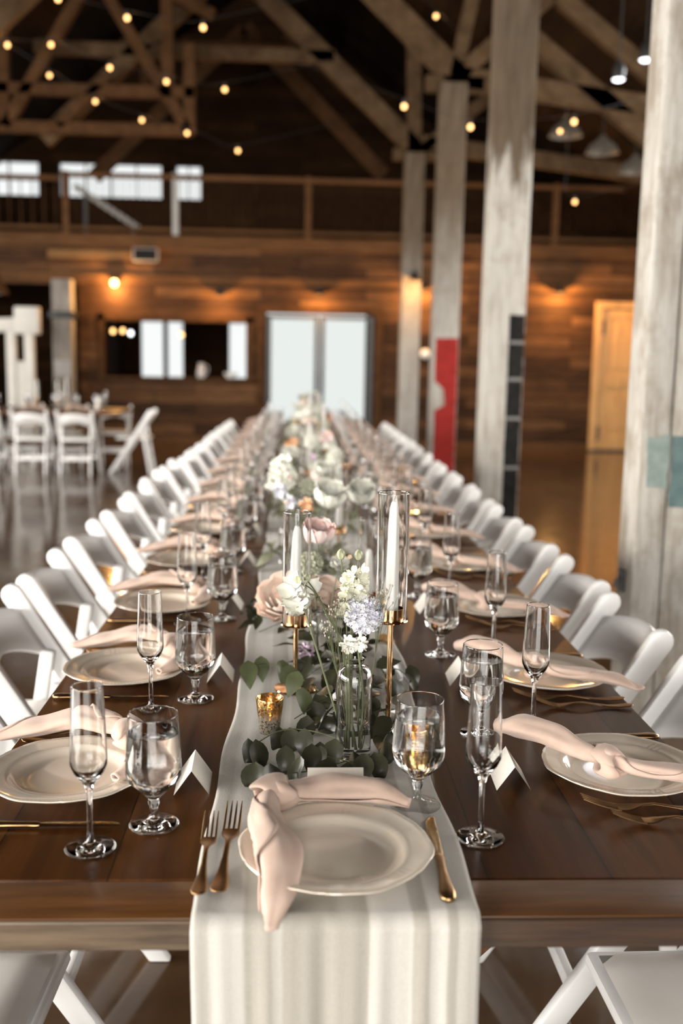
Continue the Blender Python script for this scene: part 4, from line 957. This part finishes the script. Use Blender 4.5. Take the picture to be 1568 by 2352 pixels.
def filler(label, base, head, n=26, spread=.02):
    t = thing('filler_sprig', label, 'filler flower', base, 0, 'dusty filler sprigs in the clear vase'); B = Vector(base); d = Vector(head)-B
    mb = MB(); P = spline([(0, 0, 0), d*.5+Vector((rnd.uniform(-.004, .004), 0, 0)), d*.97], 8); mb.tube(P, .0006, 5); heads = MB(); r_ = random.Random(int(abs(head[0])*1e4))
    for i in range(n):
        st = P[5+r_.randrange(4)]; e = d+Vector((r_.gauss(0, spread*.55), r_.gauss(0, spread*.4), r_.gauss(0, spread*.6))); mb.tube([st, (st+e)/2+Vector((0, 0, -.002)), e], .00035, 4)
        heads.lathe([(0, -.002), (.0014, -.0008), (.0016, .0012), (.0006, .0028), (0, .003)], 7, tuple(e))
    mb.build('stem', M['stem'], t); heads.build('tiny_bud_head', M['filler'], t, angle=70); return t
def bud_vase(label, loc, R=.031, H=.168, water=.06):
    t = thing('bud_vase', label, 'vase', loc, 0, 'clear glass bud vases'); k = R/.031; h = H
    prof = [(0, 0), (R*.8, 0), (R*.97, .003), (R, .008), (R, h-.026), (R*.97, h-.016), (R*.85, h-.006), (R*.62, h-.001), (R*.50, h+.003), (R*.49, h+.007), (R*.56, h+.012), (R*.53, h+.013), (R*.45, h+.0075), (R*.46, h+.002), (R*.60, h-.004), (R*.80, h-.010), (R*.91, h-.019), (R*.94, h-.03), (R*.94, .014), (R*.85, .009), (0, .0085)]
    MB().lathe(prof, 44).build('glass_body', M['glass'], t, angle=60)
    if water: MB().lathe([(0, .0082), (R*.86, .0087), (R*.945, .0138), (R*.945, water), (R*.92, water+.0006), (0, water)], 36).build('water', M['water'], t, angle=50)
    return t
def candle_stand(label, loc, stand_h, glass_h, R=.029):
    t = thing('candle_stand', label, 'candle stand', loc, 0, 'rose gold candle stands with glass chimneys')
    MB().lathe([(0, 0), (.044, 0), (.045, .002), (.044, .004), (.012, .006), (.007, .011), (0, .011)], 40).build('base', M['gold_shiny'], t)
    MB().lathe([(0, .009), (.0050, .009), (.0050, stand_h-.002), (0, stand_h)], 20).build('stem', M['gold_shiny'], t)
    c = R-.0055
    MB().lathe([(0, stand_h-.004), (R*.9, stand_h-.004), (R+.0025, stand_h-.003), (R+.0032, stand_h-.001), (R+.0022, stand_h+.001), (c, stand_h+.0012), (c, stand_h+.022), (c-.0012, stand_h+.022), (c-.0016, stand_h+.004), (0, stand_h+.003)], 44).build('candle_cup', M['gold_shiny'], t)
    MB().lathe([(R, stand_h+.0014), (R, stand_h+glass_h-.001), (R-.0002, stand_h+glass_h), (R-.0009, stand_h+glass_h+.0004), (R-.0017, stand_h+glass_h), (R-.0019, stand_h+glass_h-.001), (R-.0019, stand_h+.0014), (R, stand_h+.0014)], 56).build('glass_chimney', M['glass'], t, angle=10)
    return t
def taper(label, loc, h, lean=(0, 0)):
    t = thing('taper_candle', label, 'candle', loc, 0, 'ivory taper candles')
    wx = MB().lathe([(0, 0), (.0118, 0), (.0122, .004), (.0115, h*.4), (.0098, h*.8), (.0080, h*.93), (.0050, h*.985), (0, h)], 28).build('wax_body', M['wax'], t)
    MB().tube([(0, 0, h-.003), (.001, 0, h+.004), (.0022, 0, h+.008)], .0008, 6).build('wick', M['wick'], wx)
    t.rotation_euler = (lean[0], lean[1], 0); return t
def votive(label, loc, R=.0262, H=.067, e=.35):
    t = thing('votive_candle', label, 'votive candle', loc, 0, 'mercury glass votive candles')
    MB().lathe([(0, 0), (R*.70, 0), (R*.75, .003), (R*.86, H*.45), (R*1.0, H), (R*.985, H+.0008), (R*.95, H), (R*.81, H*.45), (R*.68, .006), (0, .006)], 40).build('glass_cup', M['mercury'], t, angle=60)
    wx = MB().lathe([(0, .007), (R*.66, .007), (R*.76, H*.42), (0, H*.40)], 28).build('tealight_wax', M['wax'], t)
    MB().lathe([(0, H*.40+.002), (.0022, H*.40+.005), (.0030, H*.40+.009), (.0018, H*.40+.016), (0, H*.40+.022)], 12).build('flame', M['flame'], wx)
    point(t, (0, 0, H*.40+.012), e, (1, .5, .16), .005); return t

# near group on the runner, from the clear bud vase back to the pale rose
V1 = (.103, 1.657); ZB = TZ+.0075
bud_vase('clear bud vase with green stems, closest to the near end of the runner', (*V1, ZB))
VB = lambda dx, dy: (V1[0]+dx, V1[1]+dy, ZB+.02)
flower('lavender_scabiosa', 'fluffy lavender scabiosa in the clear vase beside the tall gold stand', VB(.008, .004), (.117, 1.655, 1.026), 'scabiosa', M['pet_lav'], 1.22, (.9, .25, 0))
flower('white_stock', 'tall cream white stock spike in the clear bud vase', VB(-.006, -.004), (.096, 1.665, 1.008), 'stock', M['pet_cream'], 1.05, (.1, .05, 0))
flower('white_stock', 'lower white floret spray just above the mouth of the clear bud vase', VB(.004, -.008), (.092, 1.650, .966), 'small', M['pet_white'], 1.05, (.5, -.2, 0))
flower('white_stock', 'single white blossom right above the mouth of the clear bud vase', VB(.010, -.006), (.106, 1.642, .974), 'small', M['pet_white'], .95, (.7, .3, 0))
flower('white_sweet_pea', 'ruffled white sweet pea in front of the left candle chimney', VB(-.012, .002), (.012, 1.675, 1.040), 'sweet', M['pet_white'], 1.25, (.3, -.2, 0), bend=.0)
bud_stem('striped green bud standing upright above the clear vase, left one', VB(-.008, .0), (.076, 1.668, 1.123), [(.090, 1.66, .95), (.085, 1.664, 1.04)])
bud_stem('striped green bud standing upright above the clear vase, right one', VB(.0, .006), (.107, 1.68, 1.120), [(.098, 1.66, .95), (.100, 1.67, 1.04)])
bud_stem('striped green bud leaning far left toward the left candle chimney', VB(-.010, -.004), (.003, 1.66, 1.082), [(.085, 1.656, .955), (.055, 1.658, 1.02), (.030, 1.66, 1.065)])
bud_stem('slender green bud leaning left just beside the ruffled sweet pea', VB(-.010, .004), (.019, 1.67, 1.082), [(.082, 1.656, .96), (.052, 1.66, 1.03), (.034, 1.665, 1.062)], .8)
filler('brown filler sprig left of the stock, upper one above the vase', VB(-.004, .002), (.066, 1.642, 1.040), 26, .014)
filler('brown filler sprig left of the stock, lower one above the vase', VB(-.006, .0), (.055, 1.640, 1.004), 24, .012)
filler('brown filler sprig reaching right in front of the tall candle chimney', VB(.012, .0), (.148, 1.642, 1.066), 30, .018)
filler('brown filler sprig at the mouth of the clear bud vase', VB(.002, -.008), (.090, 1.640, .968), 18, .009)
candle_stand('left rose gold candle stand with clear chimney', (.001, 2.024, ZB), .142, .237)
taper('ivory taper candle in the left near chimney', (-.004, 2.024, ZB+.146), .205, (0, .025))
candle_stand('tall right rose gold candle stand with clear chimney', (.175, 1.779, ZB), .218, .236)
taper('ivory taper candle in the tall right near chimney', (.176, 1.779, ZB+.222), .218)
votive('glowing mercury glass votive on the runner left of the clear bud vase', (-.046, 1.778, ZB))
votive('glowing mercury glass votive right behind the near end water glass', (.222, 1.635, ZB))
bud_vase('clear bud vase behind the left candle stand, second along the runner', (.058, 2.24, ZB), .027, .105)
VC = lambda dx, dy: (.058+dx, 2.24+dy, ZB+.02)
flower('pink_ranunculus', 'pale pink ranunculus behind the left candle chimney', VC(-.004, .004), (.050, 2.255, 1.040), 'ranunculus', M['pet_pink'], .86, (.35, .1, 0))
flower('green_white_scabiosa', 'greenish white scabiosa below the pink ranunculus', VC(-.008, .0), (.034, 2.235, .992), 'puff', M['pet_green'], .9, (.5, -.2, 0))
flower('white_carnation', 'ruffled white blossom just right of the pink ranunculus stem', VC(.008, .004), (.100, 2.30, .975), 'open', M['pet_white'], .85, (.7, .2, 0), leafy=2)
flower('pale_peach_rose', 'large pale peach rose low behind the left candle stand', (.03, 2.42, ZB+.01), (-.020, 2.36, .862), 'rose', M['pet_peach'], 1.45, (.75, -.35, 0))
flower('pale_peach_rose', 'large pale peach rose low between the two near candle stands', (.05, 2.42, ZB+.01), (.060, 2.40, .858), 'rose', M['pet_peach'], 1.25, (.75, .3, 0))
flower('mauve_blossom', 'small mauve blossom low beside the left candle stand', (.04, 2.24, ZB+.005), (.022, 2.20, .793), 'small', M['pet_mauve'], 1.25, (1.0, 0, 0))
sprig('rust coloured leaf lying on the runner behind the tall candle stand', [(.17, 2.33, .78), (.20, 2.31, .785), (.235, 2.30, .782)], [(.185, 2.31, .792, -.2, .055, .04, -.1, .3), (.20, 2.335, .790, .3, .05, .035, -.15, -.2)], M['dryleaf'])
# bed of leaves between and beyond the near stands
def leaf_bed(y0, y1, n, label, mat=M['leaf'], big=1., xs=(-.06, .21)):
    st = [(xs[0]+.04, y0, .785), ((xs[0]+xs[1])/2, (y0+y1)/2, .80), (xs[1]-.04, y1, .785)]
    L = [(rnd.uniform(*xs), rnd.uniform(y0, y1), rnd.uniform(.785, .825), rnd.uniform(0, 2*PI), (.055*big)*rnd.uniform(.8, 1.2), .029*big*rnd.uniform(.8, 1.2), rnd.uniform(-.6, .3), rnd.uniform(-.6, .6)) for _ in range(n)]
    return sprig(label, st, L, mat)
leaf_bed(1.69, 1.82, 12, 'dark leaves piled around the clear bud vase', xs=(.04, .19))
leaf_bed(1.80, 2.05, 30, 'dark leaves lying between the two near candle stands', xs=(.03, .2))
leaf_bed(2.10, 2.35, 40, 'dark leaves around the second clear bud vase', xs=(-.02, .18))
leaf_bed(2.40, 2.62, 36, 'dark leaves spilling left under the pale peach roses', xs=(-.13, .16))
# further groups along the runner
white = [('white_ranunculus', 'ranunculus', M['pet_white']), ('white_rose', 'rose', M['pet_white']), ('white_scabiosa', 'puff', M['pet_white']), ('cream_stock', 'stock', M['pet_cream'])]
other = [('blush_rose', 'rose', M['pet_peach']), ('pink_ranunculus', 'ranunculus', M['pet_pink']), ('lavender_scabiosa', 'puff', M['pet_lav']), ('apricot_ranunculus', 'ranunculus', M['pet_orange']), ('mauve_blossom', 'small', M['pet_mauve']), ('green_scabiosa', 'puff', M['pet_green'])]
FG = [('white_ranunculus', 'big round white ranunculus behind the far end of the left near chimney', (.094, 3.1), 1.0, 'ranunculus', M['pet_white'], 1.3),
      ('white_ranunculus', 'big round white ranunculus just left of the tall near chimney', (.206, 3.2), 1.005, 'ranunculus', M['pet_white'], 1.12),
      ('white_scabiosa', 'frothy white scabiosa left of the round ranunculus pair', (-.045, 3.3), 1.06, 'puff', M['pet_white'], 1.5),
      ('white_stock', 'tall frothy white stock at the left edge of the third flower group', (-.075, 3.42), .99, 'stock', M['pet_white'], 1.5),
      ('lavender_blossom', 'lavender blossom spray under the frothy white scabiosa', (-.06, 3.22), 1.02, 'small', M['pet_lav'], 1.6),
      ('lavender_blossom', 'second lavender blossom spray lower in the third flower group', (-.025, 3.15), .995, 'small', M['pet_lav'], 1.5),
      ('green_scabiosa', 'small green scabiosa between white flowers of the third group', (.035, 3.3), 1.035, 'puff', M['pet_green'], .8),
      ('apricot_ranunculus', 'little apricot flower seen through the left near chimney top', (.025, 3.05), .995, 'small', M['pet_orange'], 1.5),
      ('white_ranunculus', 'smaller white ranunculus above the round pair', (.10, 3.55), 1.05, 'ranunculus', M['pet_white'], .75),
      ('apricot_ranunculus', 'apricot ranunculus beside the tall candle of the third group', (.175, 3.6), 1.06, 'open', M['pet_orange'], .7)]
for nm, lb, (x, y), zz, kd, mt, sc in FG:
    flower(nm, lb, (.06+(x-.06)*.3, y+.03, ZB+.02), (x, y, zz), kd, mt, sc, (rnd.uniform(.3, .9), rnd.uniform(-.3, .3), 0), leafy=2)
bud_vase('clear bud vase under the third flower group', (.08, 3.2, ZB), .034, .14)
bud_vase('clear bud vase left of the third flower group', (-.03, 3.33, ZB), .030, .13)
candle_stand('low rose gold candle stand right of the peach roses, third along the runner', (.195, 2.62, ZB), .045, .225, .030)
taper('burnt down ivory candle in the low third chimney', (.195, 2.62, ZB+.049), .14)
candle_stand('rose gold candle stand in front of the round white ranunculus', (.148, 3.45, ZB), .09, .235)
taper('ivory taper candle in the chimney among the round white ranunculus', (.148, 3.45, ZB+.094), .235)
leaf_bed(2.75, 3.05, 22, 'leaves around the low third candle stand', xs=(.0, .22), mat=M['leaf'], big=1.1)
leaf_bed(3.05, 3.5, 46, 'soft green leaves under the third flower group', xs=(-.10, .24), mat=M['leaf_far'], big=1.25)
gi = 0
for g in range(12):
    y0 = 4.05+g*.57
    nth = ['fourth', 'fifth', 'sixth', 'seventh', 'eighth', 'ninth', 'tenth', 'eleventh', 'twelfth', 'thirteenth', 'fourteenth', 'last'][g]
    gx = .065+.006*g*.3
    bud_vase('clear bud vase of the %s flower group along the runner' % nth, (gx-.03, y0, ZB), .030, .13)
    bud_vase('second clear bud vase of the %s flower group along the runner' % nth, (gx+.07, y0+.22, ZB), .028, .12)
    pos = ['at the left', 'at the right', 'low in front', 'on top', 'at the back', 'high at the right']
    for k in range(6):
        nm, kd, mt = (white if (k+g) % 3 else other)[rnd.randrange(4 if (k+g) % 3 else 6)]
        x = gx+[-.11, .10, 0, -.02, .03, .09][k]+rnd.uniform(-.02, .02); y = y0+[0, .03, -.08, .05, .2, .22][k]; zz = [.95, .94, .90, 1.06, 1.0, 1.03][k]+rnd.uniform(-.03, .03)
        vx, vy = ((gx-.03, y0) if k in (0, 2, 3) else (gx+.07, y0+.22))
        flower(nm, '%s %s of the %s flower group along the runner' % (nm.replace('_', ' '), pos[k], nth), (vx+rnd.uniform(-.006, .006), vy, ZB+.02), (x, y, zz), kd, mt, rnd.uniform(.85, 1.15), (rnd.uniform(.2, .9), rnd.uniform(-.4, .4), 0), leafy=1)
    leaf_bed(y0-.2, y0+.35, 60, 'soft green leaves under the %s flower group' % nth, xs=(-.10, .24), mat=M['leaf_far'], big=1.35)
    if g in (1, 3, 5, 8, 10):
        hx = [None, .055, None, .15, None, .08, None, None, .12, None, .2][g]; sh = [0, .15, 0, .16, 0, .20, 0, 0, .15, 0, .1][g]
        candle_stand('rose gold candle stand in the %s flower group' % nth, (hx, y0+.1, ZB), sh, .24)
        taper('ivory taper candle in the chimney of the %s flower group' % nth, (hx, y0+.1, ZB+sh+.004), .23)
    if g % 2 == 0: votive('mercury glass votive of the %s flower group' % nth, (gx-.10, y0+.3, ZB), e=.2)

# ------------------------------------------------------------------ second table in the background on the left
t2 = dup(tb, 'walnut stained farm table across the hall behind white chairs at left', (-3.57, 12.2, 0), 0)
t2.rotation_euler = (0, 0, PI/2); t2.location = (-2.18, 12.75, 0)
t2['group'] = 'farm tables across the hall'
place_chair('white folding chair seen from behind at the second table, left one', (-3.20, 12.24, 0), PI/2, 'white folding chairs at the second table')
place_chair('white folding chair seen from behind at the second table, right one', (-2.66, 12.22, 0), PI/2, 'white folding chairs at the second table')
place_chair('white folding chair at the right end of the second table, seen side on', (-2.05, 12.62, 0), PI, 'white folding chairs at the second table')
place_chair('white folding chair seen from behind at the second table, by the photo edge', (-3.78, 12.26, 0), PI/2, 'white folding chairs at the second table')
for k, x in enumerate((-3.62, -3.02, -2.45)):
    place_chair('white folding chair on the far side of the second table, %s from the left' % ordn[k], (x, 13.30, 0), -PI/2, 'white folding chairs at the second table')
for k, x in enumerate((-3.20, -2.66)):
    q = 'on the second table across the hall, %s from the left' % ordn[k]
    mesh_thing('dinner_plate', plate_me, 'cream plate '+q, 'plate', (x, 12.50, TZ+.001), 0, 'place settings on the second table')
    dup(napl, 'blush napkin '+q, (x, 12.50, TZ+.001), 0, 'place settings on the second table')
    dup(wgl, 'water glass '+q, (x+.19, 12.66, TZ+.001), 0, 'place settings on the second table')
    mesh_thing('champagne_flute', flute_me, 'champagne flute '+q, 'champagne flute', (x+.26, 12.6, TZ+.001), 0, 'place settings on the second table')
for k, (x, h) in enumerate(((-3.30, .16), (-3.05, .14), (-2.93, .22))):
    candle_stand('candle stand on the second table across the hall, %s from the left' % ordn[k], (x, 12.82, TZ), .08+h*.2, .24)
    taper('ivory candle on the second table across the hall, %s from the left' % ordn[k], (x, 12.82, TZ+.084+h*.2), .2+h*.3)
for k, x in enumerate((-3.85, -3.45, -3.12, -2.85, -2.6)):
    dup(wgl, 'water glass at the back of the second table across the hall, %s from the left' % ordn[k], (x, 12.98, TZ+.001), 0, 'place settings on the second table')
t = thing('napkin_stack', 'pale folded cloth standing at the right end of the second table', 'napkin', (-2.50, 12.6, TZ))
solid(rolled(MB(), [(0, 0, .0), (.01, 0, .06), (.02, .0, .12), (.03, 0, .17)], [.05, .05, .04, .015], [.03, .03, .025, .01], m=14).build('cloth', M['card'], t, fix=False, angle=180), .002)
# chalk white timber arbor standing behind the second table
t = thing('white_arbor', 'chalk white timber arbor behind the second table at the left photo edge', 'arbor', (-4.15, 15.0, 0))
for x in (-.06, .20): MB().box(x-.065, x+.065, -.06, .06, 0, 1.9).build('upright', M['white_paint'], t, bevel=.01)
MB().beam((-1.4, 0, 1.78), (.05, 0, 1.86), .14, .20).build('crossbeam', M['white_paint'], t, bevel=.012)
MB().box(.0, .36, -.085, .085, 1.72, 2.12).build('beam_head', M['white_paint'], t, bevel=.03)
MB().box(-.02, .16, -.03, .03, .2, 1.33).build('panel', M['white_paint'], t, bevel=.01)
MB().box(-.9, -.8, -.06, .06, 0, 1.75).build('upright', M['white_paint'], t, bevel=.01)
t = thing('cone_pendant_lamp', 'pale cone lampshade hanging at the far left edge under the balcony', 'pendant lamp', (-4.36, 14.8, 2.28))
MB().lathe([(.02, .34), (.07, .25), (.17, .05), (.19, 0), (.182, 0), (.16, .05), (.06, .24), (.015, .33)], 28).build('lamp_shade', M['brown_beam'], t)
MB().lathe([(0, .0), (.1, .0), (.12, .04), (0, .06)], 20).build('diffuser', M['white_plastic'], t)
MB().tube([(0, 0, .33), (0, 0, 1.9)], .008).build('cord', M['black'], t)
